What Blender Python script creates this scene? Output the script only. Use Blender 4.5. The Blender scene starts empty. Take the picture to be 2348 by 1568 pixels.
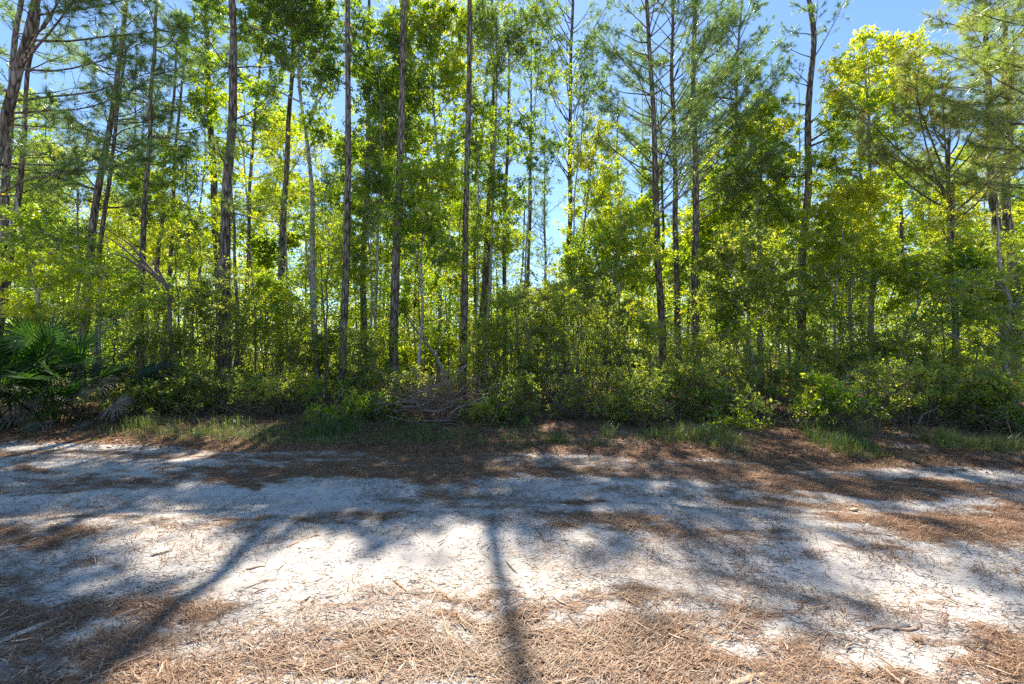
import bpy, math, numpy as np
from mathutils import Vector
R = np.random.RandomState(11)
PI = math.pi
S = bpy.context.scene
COL = S.collection

# ---------------------------------------------------------------- camera, sky, sun, exposure
CAMZ, PITCH = 1.6, math.radians(1.5)
cam = bpy.data.cameras.new('camera'); camo = bpy.data.objects.new('camera', cam); COL.objects.link(camo)
cam.lens = 15; cam.sensor_width = 36; cam.clip_start = .05; cam.clip_end = 3000
camo.location = (0, 0, CAMZ); camo.rotation_euler = (math.radians(90) + PITCH, 0, 0)
S.camera = camo
SUN_AZ, SUN_EL = math.radians(-7), math.radians(52)
w = bpy.data.worlds.new('World'); S.world = w; w.use_nodes = True
sky = w.node_tree.nodes.new('ShaderNodeTexSky'); sky.sky_type = 'NISHITA'; sky.sun_disc = False
sky.sun_elevation = SUN_EL; sky.sun_rotation = SUN_AZ; sky.air_density = 1.0; sky.dust_density = .1; sky.ozone_density = 6
w.node_tree.links.new(sky.outputs[0], w.node_tree.nodes['Background'].inputs[0])
w.node_tree.nodes['Background'].inputs[1].default_value = .103
sl = bpy.data.lights.new('sun', 'SUN'); slo = bpy.data.objects.new('sun', sl); COL.objects.link(slo)
sl.energy = 5.0; sl.angle = math.radians(.55); sl.color = (1, .91, .79)
sd = Vector((math.sin(SUN_AZ) * math.cos(SUN_EL), math.cos(SUN_AZ) * math.cos(SUN_EL), math.sin(SUN_EL)))
slo.rotation_euler = sd.to_track_quat('Z', 'Y').to_euler(); slo.location = (0, 0, 40)
S.view_settings.view_transform = 'Standard'; S.view_settings.look = 'None'; S.view_settings.exposure = 1.3; S.view_settings.gamma = 1
S.render.engine = 'CYCLES'
cy = S.cycles; cy.max_bounces = 8; cy.diffuse_bounces = 5; cy.glossy_bounces = 1; cy.transmission_bounces = 5; cy.transparent_max_bounces = 4
cy.use_denoising = False; cy.sample_clamp_indirect = 6; cy.caustics_reflective = False; cy.caustics_refractive = False

# ---------------------------------------------------------------- layout: a photo direction at a real depth
def P(px, py, Y):
    x = (px - 1173.5) / 978; z = -(py - 784) / 978
    yy = math.cos(PITCH) - z * math.sin(PITCH); zz = math.sin(PITCH) + z * math.cos(PITCH)
    t = Y / yy
    return np.array([t * x, Y, CAMZ + t * zz])
def G(px, py):                       # the spot of ground in that direction
    x = (px - 1173.5) / 978; z = -(py - 784) / 978
    yy = math.cos(PITCH) - z * math.sin(PITCH); zz = math.sin(PITCH) + z * math.cos(PITCH)
    t = -CAMZ / zz
    return np.array([t * x, t * yy])
def TOPX(x, y):                      # inverse of G for arrays
    y = np.maximum(y, .3)
    zz = -CAMZ; c, s = math.cos(PITCH), math.sin(PITCH)
    yc = y * c + zz * s; zc = -y * s + zz * c
    return 1173.5 + 978 * x / yc, 784 - 978 * zc / yc

_perm = np.random.RandomState(3).rand(256, 256)
def vnoise(x, y, f, ox=0):
    x = np.asarray(x, float) * f + 1000 + ox; y = np.asarray(y, float) * f + 1000 + ox * .7
    xi = np.floor(x).astype(int); yi = np.floor(y).astype(int)
    u = x - xi; v = y - yi; u = u * u * (3 - 2 * u); v = v * v * (3 - 2 * v)
    a = _perm[xi % 256, yi % 256]; b = _perm[(xi + 1) % 256, yi % 256]
    c = _perm[xi % 256, (yi + 1) % 256]; d = _perm[(xi + 1) % 256, (yi + 1) % 256]
    return (a * (1 - u) + b * u) * (1 - v) + (c * (1 - u) + d * u) * v - .5
def edge(x):                         # y at which the sand road ends and the verge begins
    return np.interp(x, [-14, -9.4, -6, -3, 0, 3, 7, 12], [8.6, 7.9, 7.5, 7.3, 7.1, 6.9, 6.0, 4.6])
def hgt(x, y):
    x = np.asarray(x, float); y = np.asarray(y, float)
    e = y - edge(x)
    k = np.clip((e + .5) / 2.5, 0, 1)
    h = .14 * k * k * (3 - 2 * k) + .10 * vnoise(x, y, .25, 5) + .05 * vnoise(x, y, .9, 9) * (1 + k)
    h += .022 * vnoise(x * .6, y, 3.1, 2) + .012 * vnoise(x, y, 9, 4)
    h -= .05 * np.exp(-((y - 4.95 + .018 * x * x) / .3) ** 2) + .045 * np.exp(-((y - 3.3 + .015 * x * x) / .28) ** 2)
    return h - .02

# ---------------------------------------------------------------- mesh gathering
class MB:
    def __init__(s): s.v = []; s.f = []; s.t = []; s.n = 0
    def add(s, v, faces, tint=None):  # faces: (M,k) int array on the local vertices
        v = np.asarray(v, np.float32)
        for f in (faces if isinstance(faces, list) else [faces]):
            if len(f): s.f.append(np.asarray(f, np.int64) + s.n)
        s.t.append(np.full(len(v), .5, np.float32) if tint is None else np.broadcast_to(np.asarray(tint, np.float32), (len(v),)))
        s.v.append(v); s.n += len(v)
    def mesh(s, name, mat, smooth=False, off=(0, 0, 0)):
        V = np.concatenate(s.v) - np.array(off, np.float32); T = np.concatenate(s.t)
        me = bpy.data.meshes.new(name)
        me.vertices.add(len(V)); me.vertices.foreach_set('co', V.ravel())
        loops = np.concatenate([f.ravel() for f in s.f]); tot = np.concatenate([np.full(len(f), f.shape[1]) for f in s.f])
        me.loops.add(len(loops)); me.loops.foreach_set('vertex_index', loops.astype(np.int32))
        me.polygons.add(len(tot)); st = np.concatenate([[0], np.cumsum(tot)[:-1]]); me.polygons.foreach_set('loop_start', st.astype(np.int32))
        me.polygons.foreach_set('use_smooth', np.full(len(tot), smooth))
        a = me.attributes.new('tint', 'FLOAT', 'POINT'); a.data.foreach_set('value', T)
        me.update(calc_edges=True); me.materials.append(mat)
        return me
    def build(s, name, mat, parent=None, smooth=False):
        if not s.v: return None
        o = bpy.data.objects.new(name, s.mesh(name, mat, smooth, tuple(parent.location) if parent else (0, 0, 0))); COL.objects.link(o)
        if parent: o.parent = parent
        return o
def tag(o, label=None, cat=None, group=None, kind=None):
    if label: o['label'] = label
    if cat: o['category'] = cat
    if group: o['group'] = group
    if kind: o['kind'] = kind
    return o
def empty(name, loc, label, cat, group=None):
    o = bpy.data.objects.new(name, None); COL.objects.link(o); o.empty_display_size = .2
    o.location = tuple(map(float, loc)); return tag(o, label, cat, group)

def nrm(a): return a / np.maximum(np.linalg.norm(a, axis=-1, keepdims=True), 1e-9)
def tube(mb, pts, rad, n=8, tint=.5, rough=0):
    pts = np.asarray(pts, float); rad = np.asarray(rad, float)
    d = nrm(np.gradient(pts, axis=0)); ref = np.array([1, .13, 0.]) if abs(d[0][2]) > .7 else np.array([0, .1, 1.])
    u = nrm(np.cross(d, ref)); v = np.cross(d, u)
    a = np.arange(n) * 2 * PI / n
    rr = rad[:, None] * (1 + (R.uniform(-rough, rough, (len(pts), n)) if rough else 0))
    V = pts[:, None] + rr[..., None] * (np.cos(a)[None, :, None] * u[:, None] + np.sin(a)[None, :, None] * v[:, None])
    i = np.arange(len(pts) - 1)[:, None] * n; j = np.arange(n)[None]
    F = np.stack([i + j, i + (j + 1) % n, i + n + (j + 1) % n, i + n + j], -1).reshape(-1, 4)
    mb.add(V.reshape(-1, 3), F, tint)
def sticks(mb, a, b, ra, rb, tint=.5):        # many thin three-sided twigs at once
    a = np.atleast_2d(a); b = np.atleast_2d(b); N = len(a)
    if not N: return
    d = nrm(b - a); u = nrm(np.cross(d, nrm(R.randn(N, 3)))); v = np.cross(d, u)
    ra = np.broadcast_to(ra, (N,)); rb = np.broadcast_to(rb, (N,))
    V = np.zeros((N, 6, 3))
    for k in range(3):
        c, s_ = math.cos(k * 2.094), math.sin(k * 2.094)
        V[:, k] = a + ra[:, None] * (c * u + s_ * v); V[:, 3 + k] = b + rb[:, None] * (c * u + s_ * v)
    base = np.arange(N)[:, None] * 6
    F = np.concatenate([base + np.array([[k, (k + 1) % 3, 3 + (k + 1) % 3, 3 + k]]) for k in range(3)])
    mb.add(V.reshape(-1, 3), F, tint)
def leaves(mb, c, d, L, wr=.36, tint=.5, flat=.6):   # folded leaf blades: base, two sides, tip
    N = len(c)
    if not N: return
    d = nrm(d); up = nrm(R.randn(N, 3) * (1 - flat) + np.array([0, 0, 1.]) * flat)
    s = nrm(np.cross(d, up)); n = np.cross(s, d)
    L = np.broadcast_to(L, (N,))[:, None]; w_ = L * wr * .5
    V = np.zeros((N, 4, 3)); V[:, 0] = c; V[:, 1] = c + d * L * .5 + s * w_ + n * w_ * .35
    V[:, 2] = c + d * L - n * L * .12; V[:, 3] = c + d * L * .5 - s * w_ + n * w_ * .35
    b = np.arange(N)[:, None] * 4
    F = np.concatenate([b + [[0, 1, 2]], b + [[0, 2, 3]]])
    mb.add(V.reshape(-1, 3), F, np.repeat(np.broadcast_to(tint, (N,)), 4))
def sprays(mb, cen, rad, nl, L, wr, tint, thick=.22, tilt=.25, tv=.13):
    """flattened sprays of leaves round each centre"""
    K = len(cen); rad = np.broadcast_to(rad, (K,)); tint = np.broadcast_to(tint, (K,))
    idx = np.repeat(np.arange(K), nl); N = len(idx)
    r = np.sqrt(R.rand(N)) * rad[idx]; a = R.uniform(0, 2 * PI, N)
    tx = R.uniform(-tilt, tilt, K)[idx]; ty = R.uniform(-tilt, tilt, K)[idx]
    x = r * np.cos(a); y = r * np.sin(a); z = x * tx + y * ty + R.randn(N) * rad[idx] * thick - .25 * r * r / rad[idx]
    c = cen[idx] + np.stack([x, y, z], -1)
    d = np.stack([np.cos(a), np.sin(a), R.uniform(-.6, .35, N)], -1) + R.randn(N, 3) * .55
    leaves(mb, c, d, L * R.uniform(.6, 1.2, N) * R.uniform(.65, 1.35, K)[idx], wr, np.clip(tint[idx] + R.randn(N) * tv, 0, 1), .55)
def blades(mb, p, hgt_, w0, lean, tint):      # grass blades bent over once
    N = len(p); a = R.uniform(0, 2 * PI, N); dx = np.stack([np.cos(a), np.sin(a), 0 * a], -1); s = np.stack([-np.sin(a), np.cos(a), 0 * a], -1)
    H = hgt_[:, None]; W = np.broadcast_to(w0, (N,))[:, None]; Ln = lean[:, None]; z = np.array([0, 0, 1.])
    V = np.zeros((N, 5, 3)); m = p + z * H * .6 + dx * H * Ln * .35; t = p + z * H * (1 - .35 * Ln) + dx * H * Ln
    V[:, 0] = p - s * W; V[:, 1] = p + s * W; V[:, 2] = m + s * W * .8; V[:, 3] = m - s * W * .8; V[:, 4] = t
    b = np.arange(N)[:, None] * 5
    mb.add(V.reshape(-1, 3), [b + [[0, 1, 2, 3]], b + [[3, 2, 4]]], np.repeat(tint, 5))

# ---------------------------------------------------------------- materials
def ramp(nt, fac, stops):
    r = nt.nodes.new('ShaderNodeValToRGB'); r.color_ramp.elements[0].position = stops[0][0]; r.color_ramp.elements[0].color = (*stops[0][1], 1)
    r.color_ramp.elements[1].position = stops[-1][0]; r.color_ramp.elements[1].color = (*stops[-1][1], 1)
    for p, c in stops[1:-1]:
        e = r.color_ramp.elements.new(p); e.color = (*c, 1)
    nt.links.new(fac, r.inputs[0]); return r.outputs[0]
def newmat(name):
    m = bpy.data.materials.new(name); m.use_nodes = True; nt = m.node_tree; nt.nodes.clear()
    return m, nt, nt.nodes.new('ShaderNodeOutputMaterial')
def leafmat(name, stops, tstops, trans=.5, gloss=.06, rough=.38):
    m, nt, out = newmat(name); N = nt.nodes; Lk = nt.links.new
    at = N.new('ShaderNodeAttribute'); at.attribute_name = 'tint'
    d = N.new('ShaderNodeBsdfDiffuse'); t = N.new('ShaderNodeBsdfTranslucent'); g = N.new('ShaderNodeBsdfGlossy'); g.inputs['Roughness'].default_value = rough
    Lk(ramp(nt, at.outputs['Fac'], stops), d.inputs[0]); Lk(ramp(nt, at.outputs['Fac'], tstops), t.inputs[0])
    g.inputs['Color'].default_value = (.9, .95, .9, 1)
    a = N.new('ShaderNodeMixShader'); a.inputs[0].default_value = trans; Lk(d.outputs[0], a.inputs[1]); Lk(t.outputs[0], a.inputs[2])
    b = N.new('ShaderNodeMixShader'); b.inputs[0].default_value = gloss; Lk(a.outputs[0], b.inputs[1]); Lk(g.outputs[0], b.inputs[2])
    Lk(b.outputs[0], out.inputs[0]); return m
M = {}
# tint 0 dark, .5 middle, 1 yellow; the second ramp is the light that passes through the blade
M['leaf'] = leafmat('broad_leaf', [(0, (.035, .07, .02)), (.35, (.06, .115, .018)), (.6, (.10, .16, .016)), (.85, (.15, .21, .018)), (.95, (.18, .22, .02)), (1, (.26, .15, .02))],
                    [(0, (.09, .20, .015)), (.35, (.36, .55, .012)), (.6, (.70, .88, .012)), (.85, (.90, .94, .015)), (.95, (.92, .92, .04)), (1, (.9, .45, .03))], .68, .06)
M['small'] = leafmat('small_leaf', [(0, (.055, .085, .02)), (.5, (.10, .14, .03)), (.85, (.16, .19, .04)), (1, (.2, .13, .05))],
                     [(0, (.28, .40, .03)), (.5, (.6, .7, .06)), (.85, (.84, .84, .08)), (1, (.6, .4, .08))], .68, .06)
M['needle'] = leafmat('pine_needle', [(0, (.04, .085, .03)), (.5, (.085, .15, .035)), (.85, (.16, .22, .04)), (1, (.24, .16, .06))],
                      [(0, (.14, .28, .06)), (.5, (.32, .5, .07)), (.85, (.6, .76, .08)), (1, (.5, .35, .12))], .52, .09, .3)
M['palm'] = leafmat('palmetto_blade', [(0, (.010, .03, .006)), (.5, (.02, .058, .009)), (.8, (.10, .17, .03)), (1, (.28, .23, .14))],
                    [(0, (.04, .12, .01)), (.5, (.08, .22, .012)), (.8, (.4, .68, .06)), (1, (.3, .24, .13))], .45, .05, .45)
M['deadpalm'] = leafmat('dead_palmetto_blade', [(0, (.06, .055, .05)), (.5, (.13, .12, .105)), (1, (.26, .21, .14))], [(0, (.05, .04, .04)), (1, (.2, .15, .08))], .2, .05, .5)
M['grass'] = leafmat('grass_blade', [(0, (.045, .085, .02)), (.5, (.10, .15, .035)), (.8, (.26, .23, .09)), (1, (.36, .29, .15))],
                     [(0, (.10, .2, .02)), (.5, (.24, .34, .04)), (.8, (.38, .34, .1)), (1, (.4, .3, .14))], .45, .05)
M['deadleaf'] = leafmat('dead_leaf', [(0, (.09, .045, .025)), (.5, (.2, .1, .05)), (1, (.36, .22, .12))], [(0, (.1, .04, .02)), (1, (.35, .18, .07))], .25, .04, .5)
M['litter'] = leafmat('pine_straw', [(0, (.07, .04, .03)), (.4, (.23, .125, .07)), (.75, (.42, .245, .135)), (1, (.6, .46, .31))], [(0, (.05, .03, .02)), (1, (.3, .18, .09))], .15, .04, .5)

def bark(name, cols, zs=.18, sc=14, bump=.6):
    m, nt, out = newmat(name); N = nt.nodes; Lk = nt.links.new
    ge = N.new('ShaderNodeNewGeometry'); mp = N.new('ShaderNodeMapping'); mp.inputs['Scale'].default_value = (1, 1, zs); Lk(ge.outputs['Position'], mp.inputs[0])
    v = N.new('ShaderNodeTexVoronoi'); v.feature = 'DISTANCE_TO_EDGE'; v.inputs['Scale'].default_value = sc; Lk(mp.outputs[0], v.inputs[0])
    n = N.new('ShaderNodeTexNoise'); n.inputs['Scale'].default_value = sc * 1.6; n.inputs['Detail'].default_value = 6; Lk(mp.outputs[0], n.inputs[0])
    n2 = N.new('ShaderNodeTexNoise'); n2.inputs['Scale'].default_value = 1.1; n2.inputs['Detail'].default_value = 3; Lk(ge.outputs['Position'], n2.inputs[0])
    mu = N.new('ShaderNodeMath'); mu.operation = 'MULTIPLY_ADD'; Lk(v.outputs['Distance'], mu.inputs[0]); mu.inputs[1].default_value = 1.6; Lk(n.outputs['Fac'], mu.inputs[2])
    m2 = N.new('ShaderNodeMath'); m2.operation = 'MULTIPLY_ADD'; Lk(n2.outputs['Fac'], m2.inputs[0]); m2.inputs[1].default_value = .5; m2.inputs[2].default_value = -.25
    ad = N.new('ShaderNodeMath'); Lk(mu.outputs[0], ad.inputs[0]); Lk(m2.outputs[0], ad.inputs[1])
    b = N.new('ShaderNodeBsdfPrincipled'); b.inputs['Roughness'].default_value = .9; b.inputs['Specular IOR Level'].default_value = .15
    Lk(ramp(nt, ad.outputs[0], cols), b.inputs['Base Color'])
    bp = N.new('ShaderNodeBump'); bp.inputs['Strength'].default_value = bump; bp.inputs['Distance'].default_value = .03; Lk(mu.outputs[0], bp.inputs['Height']); Lk(bp.outputs[0], b.inputs['Normal'])
    Lk(b.outputs[0], out.inputs[0]); return m
M['pinebark'] = bark('pine_bark', [(.35, (.022, .018, .014)), (.55, (.085, .069, .055)), (.8, (.19, .163, .135)), (1, (.3, .27, .235))])
M['greybark'] = bark('smooth_grey_bark', [(.3, (.11, .095, .075)), (.55, (.24, .225, .19)), (.75, (.34, .33, .29)), (1, (.46, .45, .41))], .6, 9, .3)
M['twig'] = bark('twig_bark', [(.3, (.05, .04, .032)), (.7, (.14, .115, .095)), (1, (.22, .19, .16))], .6, 20, .2)
M['darktwig'] = bark('dark_twig_bark', [(.3, (.03, .022, .018)), (.7, (.09, .07, .055)), (1, (.14, .11, .09))], .6, 20, .2)
M['deadwood'] = bark('weathered_dead_wood', [(.3, (.10, .08, .065)), (.6, (.22, .19, .16)), (1, (.36, .33, .29))], .5, 16, .3)
M['brownwood'] = bark('brown_dead_twigs', [(.3, (.10, .055, .035)), (.6, (.24, .15, .10)), (1, (.38, .27, .2))], .5, 16, .3)
def woodmat(name, c0, c1, c2):
    m, nt, out = newmat(name); N = nt.nodes; Lk = nt.links.new
    at = N.new('ShaderNodeAttribute'); at.attribute_name = 'tint'
    ge = N.new('ShaderNodeNewGeometry'); n = N.new('ShaderNodeTexNoise'); n.inputs['Scale'].default_value = 90; n.inputs['Detail'].default_value = 4; Lk(ge.outputs['Position'], n.inputs[0])
    a = N.new('ShaderNodeMath'); a.operation = 'MULTIPLY_ADD'; Lk(n.outputs['Fac'], a.inputs[0]); a.inputs[1].default_value = .5; a.inputs[2].default_value = -.25
    s_ = N.new('ShaderNodeMath'); Lk(a.outputs[0], s_.inputs[0]); Lk(at.outputs['Fac'], s_.inputs[1])
    b = N.new('ShaderNodeBsdfPrincipled'); b.inputs['Roughness'].default_value = .85; b.inputs['Specular IOR Level'].default_value = .2
    Lk(ramp(nt, s_.outputs[0], [(0, c0), (.5, c1), (1, c2)]), b.inputs['Base Color'])
    bp = N.new('ShaderNodeBump'); bp.inputs['Strength'].default_value = .4; bp.inputs['Distance'].default_value = .004; Lk(n.outputs['Fac'], bp.inputs['Height']); Lk(bp.outputs[0], b.inputs['Normal'])
    Lk(b.outputs[0], out.inputs[0]); return m
M['chip'] = woodmat('wood_chip', (.10, .07, .05), (.33, .22, .14), (.62, .47, .33))
M['greychip'] = woodmat('grey_bark_chip', (.09, .075, .065), (.24, .2, .17), (.45, .39, .33))

def groundmat():
    m, nt, out = newmat('white_sand_and_litter'); N = nt.nodes; Lk = nt.links.new
    ge = N.new('ShaderNodeNewGeometry')
    li = N.new('ShaderNodeAttribute'); li.attribute_name = 'tint'; gr = N.new('ShaderNodeAttribute'); gr.attribute_name = 'green'
    mp = N.new('ShaderNodeMapping'); mp.inputs['Scale'].default_value = (.45, 1, 1); Lk(ge.outputs['Position'], mp.inputs[0])
    def noise(s, d=6, src=mp, r=.6):
        n = N.new('ShaderNodeTexNoise'); n.inputs['Scale'].default_value = s; n.inputs['Detail'].default_value = d; n.inputs['Roughness'].default_value = r; Lk(src.outputs[0], n.inputs[0]); return n.outputs['Fac']
    def math_(op, a, b, c=None):
        n = N.new('ShaderNodeMath'); n.operation = op
        for i, q in enumerate([a, b, c]):
            if q is None: continue
            if isinstance(q, (int, float)): n.inputs[i].default_value = q
            else: Lk(q, n.inputs[i])
        return n.outputs[0]
    def mix(f, a, b):
        n = N.new('ShaderNodeMix'); n.data_type = 'RGBA'; Lk(f, n.inputs[0])
        for i, q in ((6, a), (7, b)):
            if isinstance(q, tuple): n.inputs[i].default_value = (*q, 1)
            else: Lk(q, n.inputs[i])
        return n.outputs[2]
    nA, nB, nC = noise(7, 8, r=.7), noise(38, 5, r=.7), noise(140, 3)
    fr = math_('ADD', math_('MULTIPLY_ADD', nA, 1.5, -.75), math_('MULTIPLY_ADD', nB, 1.3, -.65))
    f = math_('ADD', li.outputs['Fac'], fr)
    mr = N.new('ShaderNodeMapRange'); mr.interpolation_type = 'SMOOTHSTEP'; mr.inputs[1].default_value = .38; mr.inputs[2].default_value = .82; Lk(f, mr.inputs[0]); fac = mr.outputs[0]
    sand = ramp(nt, math_('MULTIPLY_ADD', nC, .4, math_('MULTIPLY', noise(1.7, 9, r=.75), .6)), [(.3, (.30, .265, .22)), (.5, (.49, .455, .405)), (.7, (.62, .59, .54))])
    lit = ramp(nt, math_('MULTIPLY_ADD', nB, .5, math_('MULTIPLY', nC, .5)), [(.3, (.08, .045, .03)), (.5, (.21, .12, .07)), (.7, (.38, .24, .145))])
    # dark specks of debris everywhere on the sand
    sp = N.new('ShaderNodeMapRange'); sp.inputs[1].default_value = .60; sp.inputs[2].default_value = .68; Lk(noise(55, 3, r=.8), sp.inputs[0])
    sand2 = mix(math_('MULTIPLY', sp.outputs[0], .4), sand, (.22, .17, .13))
    c = mix(fac, sand2, lit)
    gm = N.new('ShaderNodeMapRange'); gm.inputs[1].default_value = .45; gm.inputs[2].default_value = .8; Lk(math_('ADD', gr.outputs['Fac'], math_('MULTIPLY_ADD', nB, 1.4, -.7)), gm.inputs[0])
    c = mix(gm.outputs[0], c, (.085, .095, .035))
    b = N.new('ShaderNodeBsdfPrincipled'); b.inputs['Roughness'].default_value = .95; b.inputs['Specular IOR Level'].default_value = .1; Lk(c, b.inputs['Base Color'])
    hh = math_('ADD', math_('MULTIPLY', nB, .6), math_('MULTIPLY_ADD', nC, .3, math_('MULTIPLY', fac, .25)))
    bp = N.new('ShaderNodeBump'); bp.inputs['Strength'].default_value = .8; bp.inputs['Distance'].default_value = .022; Lk(hh, bp.inputs['Height']); Lk(bp.outputs[0], b.inputs['Normal'])
    Lk(b.outputs[0], out.inputs[0]); return m
M['ground'] = groundmat()

# ---------------------------------------------------------------- the ground: one sheet
# where brown litter lies on the sand: (photo x, y, half width, half height, strength)
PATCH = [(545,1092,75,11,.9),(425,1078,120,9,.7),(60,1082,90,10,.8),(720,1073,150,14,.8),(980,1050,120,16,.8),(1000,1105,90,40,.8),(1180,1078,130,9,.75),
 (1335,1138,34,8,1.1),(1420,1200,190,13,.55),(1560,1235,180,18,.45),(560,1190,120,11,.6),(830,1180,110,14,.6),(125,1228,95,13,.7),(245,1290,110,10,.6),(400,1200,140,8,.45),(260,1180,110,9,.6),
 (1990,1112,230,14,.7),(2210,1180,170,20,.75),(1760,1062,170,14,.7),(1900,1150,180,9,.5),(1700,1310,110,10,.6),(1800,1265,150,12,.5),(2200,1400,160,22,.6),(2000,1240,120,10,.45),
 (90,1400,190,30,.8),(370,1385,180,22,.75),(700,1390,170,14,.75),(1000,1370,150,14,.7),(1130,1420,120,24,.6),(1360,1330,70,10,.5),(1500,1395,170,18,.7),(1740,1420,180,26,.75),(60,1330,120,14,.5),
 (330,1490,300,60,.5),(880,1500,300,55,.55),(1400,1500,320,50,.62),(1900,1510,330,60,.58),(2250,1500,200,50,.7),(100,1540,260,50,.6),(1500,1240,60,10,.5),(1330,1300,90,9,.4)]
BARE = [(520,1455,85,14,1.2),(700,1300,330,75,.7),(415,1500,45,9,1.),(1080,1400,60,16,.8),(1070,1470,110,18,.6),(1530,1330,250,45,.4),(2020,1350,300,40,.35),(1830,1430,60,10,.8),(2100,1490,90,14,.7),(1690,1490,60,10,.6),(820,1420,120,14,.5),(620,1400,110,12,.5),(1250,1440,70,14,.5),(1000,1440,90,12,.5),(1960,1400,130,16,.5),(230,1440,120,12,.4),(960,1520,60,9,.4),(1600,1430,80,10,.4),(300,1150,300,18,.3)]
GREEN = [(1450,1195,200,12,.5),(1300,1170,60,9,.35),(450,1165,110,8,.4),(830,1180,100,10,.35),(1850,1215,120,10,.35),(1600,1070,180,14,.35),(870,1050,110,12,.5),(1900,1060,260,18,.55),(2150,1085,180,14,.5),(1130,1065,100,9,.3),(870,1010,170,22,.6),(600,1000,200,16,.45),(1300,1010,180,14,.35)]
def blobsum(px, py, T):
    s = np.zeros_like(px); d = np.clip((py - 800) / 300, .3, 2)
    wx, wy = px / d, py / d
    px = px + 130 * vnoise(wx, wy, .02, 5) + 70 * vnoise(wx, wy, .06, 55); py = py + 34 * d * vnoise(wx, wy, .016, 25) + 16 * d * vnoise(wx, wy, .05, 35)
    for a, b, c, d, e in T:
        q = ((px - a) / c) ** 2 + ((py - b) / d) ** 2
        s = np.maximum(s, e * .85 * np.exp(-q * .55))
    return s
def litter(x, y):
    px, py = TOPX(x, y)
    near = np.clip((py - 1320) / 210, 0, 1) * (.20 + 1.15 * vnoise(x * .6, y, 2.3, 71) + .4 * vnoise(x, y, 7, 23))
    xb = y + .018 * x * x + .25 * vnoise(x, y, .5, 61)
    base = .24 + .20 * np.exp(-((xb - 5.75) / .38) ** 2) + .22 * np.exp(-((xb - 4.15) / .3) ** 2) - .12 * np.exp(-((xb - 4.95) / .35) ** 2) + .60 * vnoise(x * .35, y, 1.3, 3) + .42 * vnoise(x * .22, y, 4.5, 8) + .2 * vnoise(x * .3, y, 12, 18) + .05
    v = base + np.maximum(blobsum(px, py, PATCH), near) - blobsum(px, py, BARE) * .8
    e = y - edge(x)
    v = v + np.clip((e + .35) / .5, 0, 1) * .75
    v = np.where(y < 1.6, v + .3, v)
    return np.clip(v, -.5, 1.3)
def green(x, y):
    px, py = TOPX(x, y); e = y - edge(x)
    return np.clip(blobsum(px, py, GREEN) + np.clip((e + .1) / .9, 0, 1) * (.40 + .5 * vnoise(x, y, .8, 6)), 0, 1)
def ax(parts): return np.unique(np.round(np.concatenate([np.arange(*p) for p in parts]), 4))
xs = ax([(-600, -100, 50), (-100, -20, 5), (-20, -10, .25), (-10, 10, .045), (10, 20, .25), (20, 100, 5), (100, 601, 50)])
ys = ax([(-60, 0, 3), (0, 1.6, .2), (1.6, 9, .04), (9, 14, .15), (14, 60, 1.5), (60, 900, 60)])
X, Yg = np.meshgrid(xs, ys); nx = len(xs); ny = len(ys)
Z = hgt(X, Yg)
i = (np.arange(ny - 1)[:, None] * nx + np.arange(nx - 1)[None]).ravel()
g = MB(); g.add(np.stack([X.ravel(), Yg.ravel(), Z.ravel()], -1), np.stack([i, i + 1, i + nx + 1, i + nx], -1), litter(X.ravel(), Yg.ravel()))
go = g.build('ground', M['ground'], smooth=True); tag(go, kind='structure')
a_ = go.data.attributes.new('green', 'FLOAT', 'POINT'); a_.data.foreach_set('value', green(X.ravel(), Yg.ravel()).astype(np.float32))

# ---------------------------------------------------------------- tree builders
def resample(pts, step):
    pts = np.asarray(pts, float); seg = np.linalg.norm(np.diff(pts, axis=0), axis=1); t = np.concatenate([[0], np.cumsum(seg)])
    n = max(3, int(t[-1] / step) + 1); q = np.linspace(0, t[-1], n)
    out = np.stack([np.interp(q, t, pts[:, k]) for k in range(3)], -1)
    for _ in range(3): out[1:-1] = (out[:-2] + 2 * out[1:-1] + out[2:]) / 4
    return out
def trunk_path(pix, Y, top, wob=.05):
    """pix runs down the picture; gives world points from the ground to height top"""
    p = [P(a, b, Y) for a, b in pix][::-1]
    lo = p[0]; gz = float(hgt(lo[0], Y))
    if lo[2] > gz + .2:
        dr = (p[1] - p[0]) if len(p) > 1 else np.array([0, 0, 1.]); k = (lo[2] - gz + .1) / max(dr[2], .3)
        p.insert(0, np.array([lo[0] - np.clip(dr[0] * k, -.4, .4), Y, gz - .1]))
    else: p[0][2] = gz - .1
    hi = p[-1]
    if hi[2] < top:
        dr = nrm(p[-1] - p[-2]); dr = dr / dr[2] * (top - hi[2]); p.append(hi + dr * np.array([.7, 1, 1]) * [1, 1, 1])
    q = resample(p, .45)
    q[1:-1, 0] += wob * np.interp(np.arange(len(q) - 2), np.linspace(0, len(q) - 2, 9), R.uniform(-1, 1, 9)) * .8
    q[1:-1, 1] += wob * np.interp(np.arange(len(q) - 2), np.linspace(0, len(q) - 2, 7), R.uniform(-1, 1, 7)) * 2
    return q
def at_z(path, z):
    return np.array([np.interp(z, path[:, 2], path[:, k]) for k in range(2)] + [z])
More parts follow.
